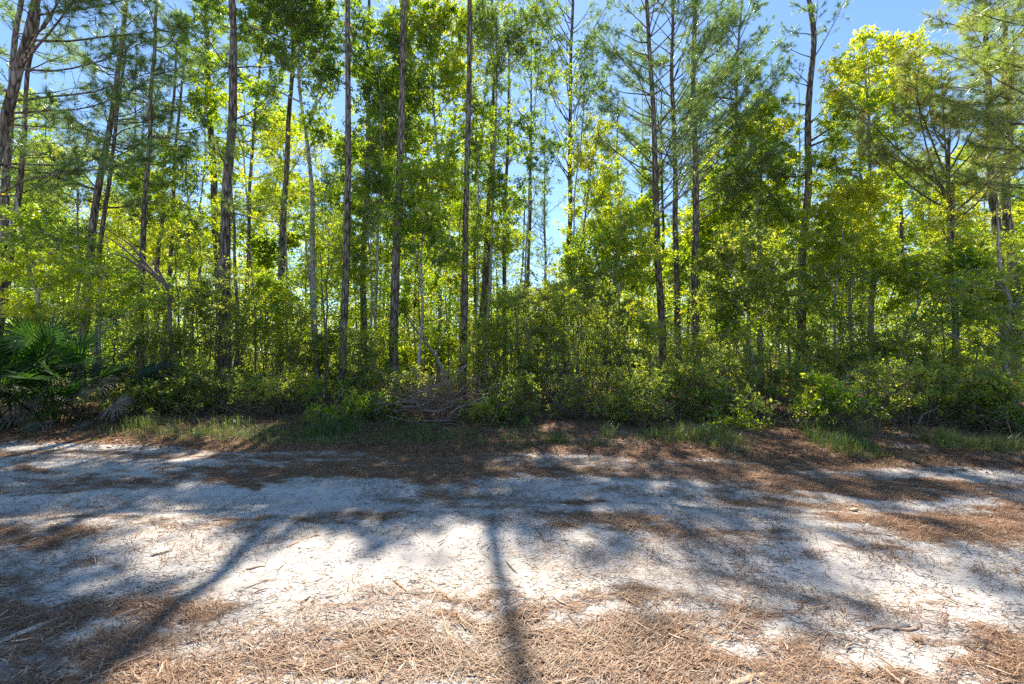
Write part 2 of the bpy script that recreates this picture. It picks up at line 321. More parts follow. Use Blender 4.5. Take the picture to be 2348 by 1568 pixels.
def tufts(nd, p, d, n, L, wdt, tint, spread=.9):
    """bursts of long needles: p tips, d twig directions"""
    K = len(p); idx = np.repeat(np.arange(K), n); N = len(idx)
    dd = nrm(d)[idx] * .75 + R.randn(N, 3) * spread * .62 + np.array([0, 0, .12])
    dd = nrm(dd); s = nrm(np.cross(dd, nrm(R.randn(N, 3)))); o = p[idx] - nrm(d)[idx] * (R.rand(N) * .10)[:, None]
    Ln = (L * R.uniform(.65, 1.1, N))[:, None]
    V = np.zeros((N, 3, 3)); V[:, 0] = o - s * wdt; V[:, 1] = o + s * wdt; V[:, 2] = o + dd * Ln - np.array([0, 0, 1.]) * Ln * .18
    b = np.arange(N)[:, None] * 3
    nd.add(V.reshape(-1, 3), b + [[0, 1, 2]], np.repeat(np.clip(np.broadcast_to(tint, (K,))[idx] + R.randn(N) * .1, 0, 1), 3))
def pine_limbs(wd, nd, path, z0, z1, Lmax, step=.5, dens=1., tint=.45, needle=.2, nn=20, up=.45, az=None, droop=.0, bare=0, rl=.014):
    z = z0
    while z < z1:
        for _ in range(R.randint(2, 4)):
            k = (z - z0) / max(z1 - z0, .1); L = Lmax * (1 - k * .62) * R.uniform(.6, 1.05) * (.75 + .25 * min(1, k * 5))
            a = R.uniform(0, 2 * PI) if az is None else R.uniform(*az)
            b0 = at_z(path, z + R.uniform(-.15, .15)); n = 9; t = np.linspace(0, 1, n)
            dirx = np.array([math.cos(a), math.sin(a), 0]); side = np.array([-math.sin(a), math.cos(a), 0])
            u = up * R.uniform(.5, 1.3)
            pts = b0 + dirx * (t * L)[:, None] + side * (np.sin(t * PI * R.uniform(.6, 1.6)) * L * R.uniform(-.12, .12))[:, None]
            pts[:, 2] += L * (u * t + .25 * t ** 2.2 - droop * t * t) + np.interp(t, np.linspace(0, 1, 5), np.r_[0, R.uniform(-.03, .03, 4)]) * L
            tube(wd, pts, np.interp(t, [0, 1], [rl * L ** .6 + .006, .004]), 5)
            if bare and R.rand() < bare:
                m = R.randint(2, 6); ti = R.uniform(.3, 1, m); q = np.stack([np.interp(ti, t, pts[:, c]) for c in range(3)], -1)
                sticks(wd, q, q + nrm(R.randn(m, 3) + dirx + [0, 0, .2]) * R.uniform(.2, .7, (m, 1)), .006, .003); continue
            m = int(max(6, 12 * L) * dens); ti = R.uniform(.28, 1, m) ** .8
            q = np.stack([np.interp(ti, t, pts[:, c]) for c in range(3)], -1)
            sg = R.choice([-1, 1], m)[:, None]; dd = nrm(dirx * .7 + side * sg * R.uniform(.3, 1.1, (m, 1)) + np.array([0, 0, .35]) + R.randn(m, 3) * .22)
            tl = (.18 + .42 * L * (1.08 - ti) * R.uniform(.5, 1, m))[:, None]; mid = q + dd * tl * .55; e = mid + nrm(dd + [0, 0, .4]) * tl * .45
            sticks(wd, q, mid, .005, .004); sticks(wd, mid, e, .004, .003)
            tp = np.concatenate([e, mid + R.randn(m, 3) * .05, pts[-1:]]); td = np.concatenate([e - mid + [0, 0, .01], dd, pts[-1:] - pts[-2:-1]])
            keep = np.r_[np.ones(m, bool), R.rand(m) < .45, True]
            # short shoots beside each tip
            e2 = q + (mid - q) * R.uniform(.5, 1, (m, 1)) + R.randn(m, 3) * .12; sticks(wd, mid, e2, .004, .003)
            tp = np.concatenate([tp[keep], e2]); td = np.concatenate([td[keep], e2 - mid])
            tufts(nd, tp, td, int(nn * 1.25), needle, .0042, np.clip(tint + R.uniform(-.12, .16, len(tp)), 0, 1))
        z += step * R.uniform(.7, 1.3)
def root_flare(path, r0, r1):
    z = path[:, 2] - path[0, 2]; H = z[-1]
    return (r0 + (r1 - r0) * np.clip(z / H, 0, 1) ** .9) * (1 + .45 * np.exp(-z / .22))
def pine(label, Y, dia, pix, top, crown=None, group='pines at the front of the wood', name='pine_tree', fine=True, mat='pinebark', tip=.35, stubs=6):
    path = trunk_path(pix, Y, top); root = empty(name, (path[0][0], Y, float(hgt(path[0][0], Y))), label, 'pine tree', group)
    wd = MB(); nd = MB()
    dia *= 1.1; tube(wd, path, root_flare(path, dia / 2, dia / 2 * tip), 12 if fine else 7, rough=.07)
    for _ in range(stubs):              # short dead stubs on the bare bole
        z = R.uniform(1.5, min(9, top * .8)); b = at_z(path, z); a = R.uniform(0, 2 * PI); L = R.uniform(.12, .8)
        tube(wd, [b, b + np.array([math.cos(a), math.sin(a), .25]) * L * .5, b + np.array([math.cos(a), math.sin(a), .1]) * L], [.014, .01, .004], 4)
    for c in (crown or []):
        c = dict(c); pine_limbs(wd, nd, path, c.pop('z0'), c.pop('z1'), c.pop('L'), **c)
    wd.build('trunk', M[mat], root, smooth=True)
    if nd.v: nd.build('crown', M['needle'], root)
    return root
def copy_tree(o, parent=None):
    c = o.copy(); COL.objects.link(c)
    if parent: c.parent = parent
    for ch in o.children: copy_tree(ch, c)
    return c
DN = 38
def leafy(wd, lf, path, blobs, L=.085, wr=.36, tint=.5, per=13, dens=1., rl=.02, twigr=.004, gap=.0):
    """limbs to each blob, branchlets to nodes, rosettes of leaves at the tips"""
    L = L * R.choice([.8, 1, 1.25])
    for bl in blobs:
        c, r = np.asarray(bl[0], float), np.asarray(bl[1], float); tn = bl[2] if len(bl) > 2 else tint
        vol = r[0] * r[1] * r[2]
        z = np.clip(c[2] - r[2] * .9 - .25 * r[0], path[0][2] + .15, path[-1][2]); s = at_z(path, z); t = np.linspace(0, 1, 7)[:, None]
        ctrl = (s + c) / 2 + R.randn(3) * .12 * r; pts = (1 - t) ** 2 * s + 2 * t * (1 - t) * ctrl + t * t * c
        tube(wd, pts, np.linspace(rl, rl * .4, 7), 5)
        m = int(max(8, DN * .92 * dens * vol ** .62)); u = nrm(R.randn(m, 3)) * (R.rand(m, 1) ** .42); nodes = c + u * r
        # carve irregular gaps
        k = vnoise(nodes[:, 0] * 1.3 + nodes[:, 1], nodes[:, 2] * 1.3, 1.1, 31) > -.40 + gap
        nodes = nodes[k]; m = len(nodes)
        if not m: continue
        ti = R.uniform(.35, 1, m); o = np.stack([np.interp(ti, t[:, 0], pts[:, q]) for q in range(3)], -1)
        md = (o + nodes) / 2 + R.randn(m, 3) * .08 * r; sticks(wd, o, md, rl * .35, rl * .25); sticks(wd, md, nodes, rl * .25, twigr)
        q = 7; idx = np.repeat(np.arange(m), q); sc = .17 + .12 * r.min()
        tips = nodes[idx] + R.randn(m * q, 3) * [sc, sc, sc * .62]; sticks(wd, nodes[idx], tips, twigr, twigr * .6)
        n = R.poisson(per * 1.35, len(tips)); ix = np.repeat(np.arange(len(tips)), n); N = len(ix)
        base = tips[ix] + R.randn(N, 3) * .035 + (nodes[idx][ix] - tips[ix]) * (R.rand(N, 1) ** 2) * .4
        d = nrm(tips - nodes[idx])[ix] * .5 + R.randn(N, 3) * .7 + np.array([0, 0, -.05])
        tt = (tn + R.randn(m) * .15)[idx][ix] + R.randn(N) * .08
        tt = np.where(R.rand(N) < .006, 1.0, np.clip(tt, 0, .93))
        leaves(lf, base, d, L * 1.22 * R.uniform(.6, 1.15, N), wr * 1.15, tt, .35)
def blobpix(T, Y):
    out = []
    for t in T:
        px, py, rx, ry = t[:4]; tn = t[4] if len(t) > 4 else .5; dy = t[5] if len(t) > 5 else 0
        y = Y + dy; s = y / 978; rx *= 1.15; ry *= 1.12; out.append((P(px, py, y), (rx * s, max(.5, min(rx, ry) * s * .9), ry * s), tn))
    return out
def broadleaf(label, Y, dia, pix, top, T, L=.085, tint=.5, dens=1., per=13, group='broadleaf trees among the pines', name='broadleaf_tree', mat='greybark', lm='leaf', wr=.36, gap=0, cat='broadleaf tree', extra=None):
    path = trunk_path(pix, Y, top, .08); root = empty(name, (path[0][0], Y, float(hgt(path[0][0], Y))), label, cat, group)
    wd = MB(); lf = MB(); tube(wd, path, root_flare(path, dia / 2, dia * .12), 10, rough=.05)
    for e in (extra or []):
        ep = trunk_path(e, Y + .15, P(*e[0], Y)[2], .04); tube(wd, ep, np.linspace(dia * .3, .012, len(ep)), 7)
    leafy(wd, lf, path, blobpix(T, Y), L, wr, tint, per, dens, rl=.012 + dia * .09, gap=gap)
    wd.build('trunk', M[mat], root, smooth=True); lf.build('crown', M[lm], root); return root
def shrub(label, px, Y, T, L=.05, tint=.4, dens=1.3, per=14, stems=6, lm='small', wr=.45, name='shrub', cat='shrub', group='shrubs along the edge of the wood', gap=0, mat='twig', spread=.4):
    c = P(px, 900, Y); z = float(hgt(c[0], Y)); root = empty(name, (c[0], Y, z), label, cat, group)
    wd = MB(); lf = MB(); B = blobpix(T, Y)
    for bl in B:
        b = np.array([c[0] + (bl[0][0] - c[0]) * .6 + R.uniform(-.1, .1), Y + R.uniform(-.2, .2), z - .05])
        path = np.array([b + (bl[0] - b) * k + R.randn(3) * .03 * k for k in np.linspace(0, 1, 6)]); path[:, 2] = np.linspace(b[2], bl[0][2], 6)
        tube(wd, path, np.linspace(.016, .006, 6), 5)
        for _ in range(stems + 7):
            e = bl[0] + R.randn(3) * bl[1] * .8; e[2] = max(e[2], z + .1); sticks(wd, b + R.randn(3) * [spread * .6, .2, 0], e, .009, .003)
        leafy(wd, lf, path, [bl], L * 1.3, wr, tint, per, dens * .52, rl=.010, twigr=.003, gap=gap)
    wd.build('stem', M[mat], root, smooth=True); lf.build('foliage', M[lm], root); return root

# ---------------------------------------------------------------- pines
def C(z0, z1, L, **k): return dict(z0=z0, z1=z1, L=L, **k)
GF = 'pines at the front of the wood'; GB = 'pines further inside the wood'
# tall bare boles at the front, their crowns above the picture
pine('tall pine whose bare trunk casts the long slanting shadow to the corner of the road', 13.0, .27, [(925,-40),(921,203),(918,339),(913,508),(906,655),(903,825),(903,925)], 20, [C(17.4,20,2.0)], GF)
pine('slim straight grey pine beside the brown brush pile, its shadow running straight down', 13.8, .23, [(1079,-40),(1076,170),(1073,305),(1067,508),(1064,689),(1059,825),(1057,892)], 20, [C(17.2,20,1.9)], GF)
pine('straight grey scaly pine, next on the palmetto side of the long-shadow pine', 13.6, .24, [(800,-40),(798,203),(797,407),(794,508),(788,655),(784,790),(785,915)], 19.5, [C(13.6,19.5,2.3,step=.45)], GF)
pine('thick reddish brown pine with ridged bark rising out of a leafy shrub mound', 12.6, .32, [(532,-40),(528,170),(527,305),(523,407),(520,508),(518,553),(517,700),(518,890)], 17, [C(12.5,17,2.6,step=.4), C(5.8,8.3,2.6,step=1.1,dens=.6,nn=16,az=(-1.2,.6),up=-.15,rl=.017), C(8.5,12,2.4,step=1.3,dens=.5,nn=15,up=.2)], GF)
pine('straight grey pine with even bare trunk, standing alone beside the young blue green pine', 15.0, .27, [(1593,-40),(1591,170),(1591,339),(1593,508),(1594,655),(1598,830)], 17, [C(6.2,14,3.4,step=.6,dens=.95,up=.75,nn=20,az=(-.9,.9))], GF)
pine('crooked topped pine with forked limbs against open blue sky', 15.0, .28, [(1853,-40),(1858,0),(1868,85),(1859,203),(1850,339),(1848,440),(1844,508),(1837,621),(1837,723),(1837,852)], 14.4, [C(8.6,14.4,1.9,step=.9,dens=.8,nn=26,up=.7), C(9.0,9.3,5.2,step=1,dens=.5,up=.55,az=(-.05,.15),nn=22,rl=.02), C(8.0,8.6,2.6,step=.7,up=-.2,az=(2.7,3.6),dens=.6)], GF, tip=.5)
pine('dark pine with many rising limbs, rooted behind the pale dry twigs of the edge shrubs', 14.6, .26, [(1482,-40),(1483,0),(1491,170),(1498,305),(1503,508),(1506,553),(1512,655),(1517,757),(1518,830)], 16, [C(6.3,15,3.3,step=.5,dens=.95,up=.7,nn=20,bare=.2)], GF)
pine('pine with forked candelabra limbs just beside a straighter grey pine', 15.6, .24, [(1540,-40),(1539,170),(1542,305),(1547,407),(1547,508),(1549,600),(1553,690),(1556,835)], 16, [C(7.2,15,3.2,step=.55,dens=.95,up=.95,nn=20,bare=.15)], GF)
pine('mature pine leaning in at the edge of the picture with rough bark and heavy boughs', 8.2, .25, [(96,-60),(85,0),(75,60),(52,150),(28,230),(8,300),(-20,400),(-60,560),(-90,800),(-100,960)], 10.5,
     [C(4.6,6.4,3.4,step=.7,dens=.6,up=.05,az=(-.35,.7),nn=24,rl=.011), C(6.4,9.5,3.6,step=.55,dens=.85,up=.3,az=(-.6,1.0),nn=24,rl=.011), C(9,10.4,2.5,step=.5,up=.5)], GF)
# second rank
pine('tall pine with knotted fork of limbs near its top, behind thin foliage', 17.5, .28, [(844,85),(843,180),(842,271),(840,373),(837,508),(834,600),(833,690),(836,890)], 17, [C(14,17,2.2,dens=.5), C(13.0,14.4,3,step=.5,dens=.25,up=1.1,bare=.5,nn=14)], GB)
pine('very sparse pine with thin upswept limbs against the bright sky beside the gap', 17.0, .22, [(1311,-30),(1310,100),(1308,271),(1306,508),(1301,560),(1298,700)], 18, [C(8.5,18,2.6,step=.5,dens=.7,up=1.3,bare=.35,nn=18)], GB)
pine('dark thin pine leaning away from the slimmer one it crosses low down', 17.5, .22, [(1130,100),(1130,170),(1127,305),(1122,440),(1118,508),(1110,655),(1098,790)], 17, [C(14,17,2,dens=.5)], GB)
pine('dark stout bole rising between two thin crossing pines', 19, .26, [(1128,430),(1122,560),(1115,655),(1108,790)], 12, [C(10,12,1.5)], GB)
pine('straight thin grey pine partly veiled by leaves, next behind the one above the brush pile', 19, .16, [(1092,200),(1091,400),(1088,560),(1088,700)], 14, [C(11.5,14,1.8)], GB)
pine('slender pine with crooked twigs all along it beside the sky gap', 18, .20, [(1166,120),(1167,305),(1159,407),(1157,508),(1156,553),(1154,690),(1159,870)], 15, [C(9,15,1.6,step=.6,dens=.35,bare=.65,up=.6,nn=12), C(4.5,9,1.1,step=.8,bare=1)], GB)
pine('thin dark pole of a pine on the very edge of the bright sky gap', 20, .17, [(1217,60),(1218,305),(1215,508),(1211,580),(1208,660)], 16, [C(11,16,1.7,step=.7,dens=.4,bare=.4,nn=12), C(6,11,1.2,step=1.1,bare=.8,dens=.3)], GB)
pine('thin dark leaning sapling pine crossing low in the sky gap', 21, .14, [(1206,450),(1201,536),(1193,660)], 9, [C(7,9,.9,bare=.7)], GB)
pine('thin dark pine pole with bare knotty sides above the yellow shrub', 19, .16, [(1416,260),(1416,508),(1414,580),(1406,690)], 13, [C(8,13,1.6,step=.7,dens=.4,bare=.4,nn=14)], GB)
pine('narrow straight pine half hidden between two dark candelabra pines', 22, .18, [(1517,200),(1518,360),(1520,470),(1522,640)], 15, [C(10,15,1.8,dens=.5)], GB)
pine('young pine with full blue green top in front of open sky', 17, .18, [(1700,-10),(1692,60),(1689,150),(1689,271),(1681,440),(1676,553),(1671,720)], 15.3, [C(8.2,15.2,2.9,step=.42,dens=.9,up=.75,nn=24,tint=.4)], GB)
pine('slim pine with leaning bole behind the yellow crowned broadleaf tree', 20, .2, [(1743,430),(1738,540),(1742,700),(1743,790)], 13, [C(8.5,13,2.2,step=.6,dens=.8)], GB)
# the edge of the picture beyond the palmettos
pine('straight dark pine close behind the leaning one', 12.5, .26, [(56,-80),(47,0),(34,203),(17,407),(10,508),(0,640)], 13, [C(5.5,12,2.5,step=1.0,dens=.55,up=.3)], GB)
pine('leaning dark pine with twisted side twigs, second behind the leaning edge pine', 14, .22, [(90,20),(73,119),(58,237),(44,373),(30,491),(20,550),(10,680)], 13, [C(7.5,13,2.6,step=.9,dens=.6,up=.3)], GB)
pine('leaning pine of a close pair, thicker one with a bulge of dead needles', 13.5, .25, [(292,-20),(281,68),(261,237),(244,339),(217,491),(203,640),(195,720)], 13.5, [C(6.2,13,2.8,step=.75,dens=.7,up=.25,nn=20,tint=.45)], GB)
pine('thinner leaning pine of the close pair', 14.2, .17, [(285,150),(271,271),(261,373),(244,491),(228,587),(222,700)], 12, [C(8,12,2.2,step=.9,dens=.6,up=.3)], GB)
pine('slender pine with reddish brown bark and long thin lateral twigs', 13.6, .2, [(360,20),(352,146),(342,237),(339,339),(329,508),(324,621),(320,723),(319,840)], 13, [C(7,13,2.5,step=.8,dens=.6,up=.25,nn=20), C(4.2,7,1.4,step=.8,bare=1,up=0)], GB)
pine('thin curving pine, paler of two standing together', 16.5, .18, [(407,120),(400,203),(390,305),(376,407),(370,508),(366,553),(360,660)], 14, [C(9,14,2.4,step=.9,dens=.6,up=.2)], GB)
pine('thin curving pine, darker of two standing together', 17, .17, [(420,120),(413,220),(403,339),(393,491),(388,620)], 14.5, [C(9.5,14.5,2.3,step=.9,dens=.6,up=.2)], GB)
pine('stout grey pine with leafy climber over its upper bole', 16.5, .34, [(470,-20),(475,68),(484,271),(488,373),(491,508),(500,570),(503,700)], 16, [C(12.5,16,2.4)], GB)
pine('thin straight dark pole close beside the thick reddish pine', 14, .13, [(531,380),(533,440),(540,519),(542,723),(542,909)], 8, [C(6,8,.9,bare=.5,dens=.4)], GB)
pine('thin leaning pine with crooked dead limbs against blue sky', 17, .17, [(612,20),(600,135),(583,271),(576,407),(572,508),(569,553),(564,640)], 15.5, [C(8.5,15.5,2.0,step=.75,dens=.5,up=.4,bare=.35)], GB)
pine('reddish pine bole behind the yellow leaves, broken by foliage half way', 16.5, .27, [(673,0),(672,85),(667,237),(664,305),(656,407),(649,508),(649,587),(646,700)], 16.5, [C(12.4,16.5,2.4,dens=.9)], GB)
# towards the other edge: full boughs, sunlit look put into a lighter needle tint
pine('forked pine with wide fan of curved sunlit boughs', 12.5, .18, [(2176,320),(2176,339),(2179,417),(2182,560),(2184,700)], 8.0, [C(5.6,8.0,3.4,step=.42,dens=1.0,up=1.1,nn=26,tint=.85,needle=.2,rl=.016)], GB)
pine('stout rough pine behind the wide sunlit boughs', 14, .3, [(2262,0),(2264,150),(2267,305),(2274,440),(2284,540),(2290,660)], 14, [C(6.8,14,3.0,step=.42,dens=.95,up=.5,nn=24,tint=.78,needle=.24)], GB)
pine('dark pine bole at the very edge, behind the sunlit boughs', 15, .32, [(2300,100),(2308,288),(2310,424),(2316,600)], 14, [C(7,14,3.0,step=.6,dens=.8,up=.5,nn=20,tint=.75)], GB)
pine('short topped distant pine just behind the yellow crown', 22, .24, [(2046,230),(2060,373),(2066,500)], 15.5, [C(8.5,15.5,2.4,step=.5,dens=1,nn=22,tint=.55)], GB)
pine('rounded top pine rising dark green behind the yellow crown near open sky', 21, .24, [(1968,160),(1972,300),(1975,500)], 16.4, [C(9,16.3,2.7,step=.45,dens=1,nn=24,tint=.5)], GB)
pine('pine with dense green boughs reaching in over the edge', 10.5, .26, [(2440,-60),(2440,200),(2450,500),(2450,800)], 12, [C(5.2,11.5,3.2,step=.42,dens=.6,up=.4,nn=20,tint=.75,az=(1.6,4.4),needle=.24)], GB)

# ---------------------------------------------------------------- broadleaf trees; brighter blob tints put the sunlit glow into leaf colour
broadleaf('smooth grey curving broadleaf tree with two stems and dark leafy top', 14.6, .24, [(690,20),(691,85),(688,220),(702,305),(710,407),(715,508),(715,553),(720,655),(725,757),(730,858),(732,900)], 14,
  [(600,190,35,35,.4),(730,20,40,40,.35),(640,20,60,60,.35),(700,60,60,50,.3),(600,70,40,50,.4),(740,110,40,50,.35),(640,135,50,30,.4),(560,60,30,40,.35),(750,200,30,60,.4),(640,-50,100,45,.5),(720,-95,100,50,.5),(860,-160,80,50,.5),(760,-165,90,50,.5),(650,-150,90,50,.5),(800,-60,70,45,.45),(860,-95,70,50,.5),(560,-50,70,40,.45),(735,290,40,40,.4)], dens=1.0, extra=[[(688,480),(700,580),(712,680)]])  # topmost blobs, out of view, are added to shade the road
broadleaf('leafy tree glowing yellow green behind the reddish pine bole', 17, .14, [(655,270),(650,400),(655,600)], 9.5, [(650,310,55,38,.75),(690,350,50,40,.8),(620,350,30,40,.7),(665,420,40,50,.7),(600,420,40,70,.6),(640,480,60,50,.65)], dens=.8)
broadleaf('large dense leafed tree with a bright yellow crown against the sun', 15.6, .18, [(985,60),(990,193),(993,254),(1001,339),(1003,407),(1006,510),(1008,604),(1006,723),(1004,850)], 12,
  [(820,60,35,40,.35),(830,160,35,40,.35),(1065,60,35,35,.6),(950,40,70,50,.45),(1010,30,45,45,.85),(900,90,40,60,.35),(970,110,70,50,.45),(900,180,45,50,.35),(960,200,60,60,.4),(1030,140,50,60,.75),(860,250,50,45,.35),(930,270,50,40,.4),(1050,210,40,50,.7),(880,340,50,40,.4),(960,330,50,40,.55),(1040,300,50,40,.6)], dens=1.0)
broadleaf('dense dark green leafy top high between two thin pines', 15, .16, [(1140,30),(1142,150),(1138,305),(1132,430),(1125,560)], 12.5,
  [(1100,40,35,40,.4),(1200,130,40,35,.35),(1130,20,50,50,.35),(1180,60,50,50,.3),(1110,100,40,50,.4),(1160,120,60,50,.35),(1130,170,40,30,.35),(1220,60,40,60,.35),(1255,30,30,50,.3),(1200,-50,90,40,.4)], dens=1.0)
broadleaf('thin tree with sparse rosettes of leaves spread against bright sky', 15, .1, [(1240,120),(1222,300),(1210,450),(1206,640)], 10.5,
  [(1240,130,50,70,.3),(1180,240,50,60,.35),(1260,330,50,50,.3),(1230,420,50,50,.3),(1190,330,40,50,.35),(1170,450,45,60,.35)], dens=.42, L=.11, wr=.3)
broadleaf('narrow sparse leafed tree beside the upswept thin pine', 15.5, .1, [(1340,180),(1332,280),(1320,420),(1312,600)], 9.5, [(1350,110,40,40,.35),(1300,190,40,50,.6),(1345,200,40,60,.35),(1320,310,40,40,.35),(1380,160,40,60,.35)], dens=.42, L=.1, wr=.32)
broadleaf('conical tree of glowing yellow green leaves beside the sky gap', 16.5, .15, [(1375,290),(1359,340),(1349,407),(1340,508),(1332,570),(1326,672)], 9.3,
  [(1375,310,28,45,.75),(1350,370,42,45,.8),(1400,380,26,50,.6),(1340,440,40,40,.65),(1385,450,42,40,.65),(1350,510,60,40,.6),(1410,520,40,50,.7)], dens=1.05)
broadleaf('mixed green and yellow leafy tree in front of a hazy blue pine top', 15.5, .17, [(1742,260),(1743,420),(1738,560),(1742,700),(1741,800)], 9.6,
  [(1745,270,35,35,.6),(1790,290,42,35,.8),(1720,330,55,40,.55),(1780,360,45,45,.5),(1700,400,55,45,.45),(1770,430,50,45,.5),(1690,470,55,40,.5),(1760,510,60,40,.6),(1800,470,35,60,.5),(1650,430,35,50,.4)], dens=1.0)
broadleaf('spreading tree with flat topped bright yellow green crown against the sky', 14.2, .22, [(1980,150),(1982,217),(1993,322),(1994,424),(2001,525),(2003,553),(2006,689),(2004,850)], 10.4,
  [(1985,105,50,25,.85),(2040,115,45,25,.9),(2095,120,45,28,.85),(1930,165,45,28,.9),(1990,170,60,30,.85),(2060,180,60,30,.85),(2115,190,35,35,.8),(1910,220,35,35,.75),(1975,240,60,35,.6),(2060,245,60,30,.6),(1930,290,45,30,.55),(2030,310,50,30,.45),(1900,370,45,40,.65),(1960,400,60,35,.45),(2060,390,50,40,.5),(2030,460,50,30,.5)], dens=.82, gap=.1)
broadleaf('yellow leafed low tree in front of the spreading crown tree', 14, .12, [(1960,430),(1960,520),(1950,700)], 6.4, [(1940,450,50,30,.85),(1990,440,40,30,.85),(1900,500,50,35,.9),(1960,510,60,35,.85),(1860,560,50,40,.75),(1930,580,60,40,.7),(2010,540,40,50,.7)], dens=1.0)
broadleaf('light yellow green feathery tree under the wide pine boughs', 12.6, .1, [(2188,430),(2186,520),(2190,700)], 6.3, [(2180,450,50,28,.8),(2215,490,50,28,.8),(2150,510,50,28,.8),(2200,560,70,35,.7),(2280,560,50,40,.65),(2130,600,60,40,.6),(2230,640,70,40,.5)], dens=1.1, lm='leaf')
broadleaf('dark green leafy tree behind the curving stem of the dead snag', 15, .14, [(170,360),(180,470),(185,620)], 8, [(130,370,60,40,.6),(180,350,50,40,.75),(100,440,60,50,.35),(180,440,60,50,.3),(60,500,60,60,.3),(140,540,80,50,.35),(60,400,40,50,.4)], dens=.95)
broadleaf('bright yellow green tree glowing behind thin leaning pines', 19, .14, [(275,450),(275,560),(280,680)], 8.6, [(270,490,45,35,.8),(310,520,50,40,.85),(240,560,50,50,.8),(360,540,50,40,.8),(430,580,50,40,.85),(340,600,60,40,.75)], dens=1.0, L=.1)
broadleaf('green leafed tree filling the space between the pale grey pine and the stout climber pine', 15.5, .13, [(435,330),(430,450),(430,640)], 8.2, [(410,350,40,40,.35),(450,390,50,50,.4),(400,440,50,50,.45),(460,480,50,50,.55),(350,420,40,50,.4),(430,540,60,40,.6)], dens=.8)
broadleaf('thin veil of leaves low around the pine with the knotted fork', 14.5, .1, [(850,330),(845,480),(848,700)], 8.5, [(850,340,45,50,.35),(870,430,45,50,.4),(820,420,30,60,.4),(850,520,50,50,.45),(760,560,50,60,.5)], dens=.8)
broadleaf('dense green tree that hides the foot of the long-shadow pine and its neighbours', 12.6, .12, [(985,380),(975,500),(965,650),(960,880)], 7.2, [(960,400,50,40,.5),(1010,430,45,45,.55),(930,480,50,40,.5),(990,500,50,40,.6),(1030,360,30,40,.5),(950,560,60,40,.45),(1020,580,50,40,.45)], dens=.95, L=.075)
broadleaf('dusky leafed tree with reddish tinge between grey pines', 17.5, .12, [(1060,380),(1055,500),(1058,700)], 9, [(1060,390,35,45,.5),(1100,450,45,45,.45),(1050,470,40,50,.5),(1140,520,45,50,.6),(1180,560,40,40,.6)], dens=.9, L=.09)
broadleaf('young magnolia-like tree with long pale glossy leaves in front of dark pines', 12.2, .1, [(1700,560),(1712,640),(1722,760),(1730,930)], 5.2, [(1650,590,55,35,.3),(1715,560,50,30,.35),(1770,610,55,35,.35),(1690,660,60,35,.3),(1780,690,50,40,.35),(1640,700,50,40,.3)], dens=.75, L=.13, wr=.32, lm='small')
broadleaf('mid green leafy tree between the crooked pine and the yellow crowned tree', 13.6, .12, [(1925,600),(1920,680),(1925,860)], 5.8, [(1890,620,50,40,.5),(1960,640,50,40,.45),(1930,560,50,30,.55),(1870,700,50,40,.5),(1960,730,60,40,.45)], dens=.9)
broadleaf('bushy tree of fresh green in front of the pair of candelabra pines', 14, .1, [(1420,480),(1418,600),(1420,780)], 6.8, [(1440,500,45,40,.65),(1400,560,50,40,.6),(1460,580,45,40,.7),(1430,640,50,40,.6),(1340,600,50,40,.55)], dens=.9)
broadleaf('fresh green tree behind the straight grey pine with even trunk', 17.5, .12, [(1640,470),(1640,560),(1640,720)], 8.0, [(1640,480,40,40,.6),(1600,540,50,50,.7),(1660,570,50,50,.65),(1560,610,40,60,.6),(1630,660,60,50,.6)], dens=.95, L=.1)
broadleaf('arching broadleaf tree hanging dark leaves over the palmettos', 11.6, .12, [(40,470),(60,560),(80,700),(95,880)], 5.9, [(60,520,70,40,.35),(150,560,60,35,.4),(20,600,50,40,.5),(110,630,70,35,.65),(190,620,50,35,.55),(40,690,60,30,.8),(120,720,80,25,.75)], dens=.95, L=.075)
broadleaf('bright leafed hazel-like tree just above the palmettos', 11.2, .1, [(240,560),(235,660),(232,900)], 4.8, [(250,610,60,35,.5),(310,650,55,35,.45),(230,690,60,35,.55),(300,720,60,30,.45),(370,690,50,40,.4)], dens=.9, L=.08)
broadleaf('dark leafed tree leaning over the far end of the verge', 10.6, .14, [(2290,560),(2300,640),(2310,760),(2320,940)], 5.2, [(2280,640,70,40,.4),(2330,720,60,50,.35),(2230,720,60,40,.4),(2180,680,60,40,.5),(2290,790,80,40,.35),(2120,750,60,40,.4),(2380,640,60,60,.4)], dens=1.0, L=.07)
broadleaf('slim leaning dark stemmed tree over a bright opening low down', 13.2, .13, [(2100,690),(2085,750),(2074,790),(2054,850)], 4.6, [(2110,650,60,35,.45),(2060,620,50,30,.55),(2150,620,50,35,.5)], dens=.9)

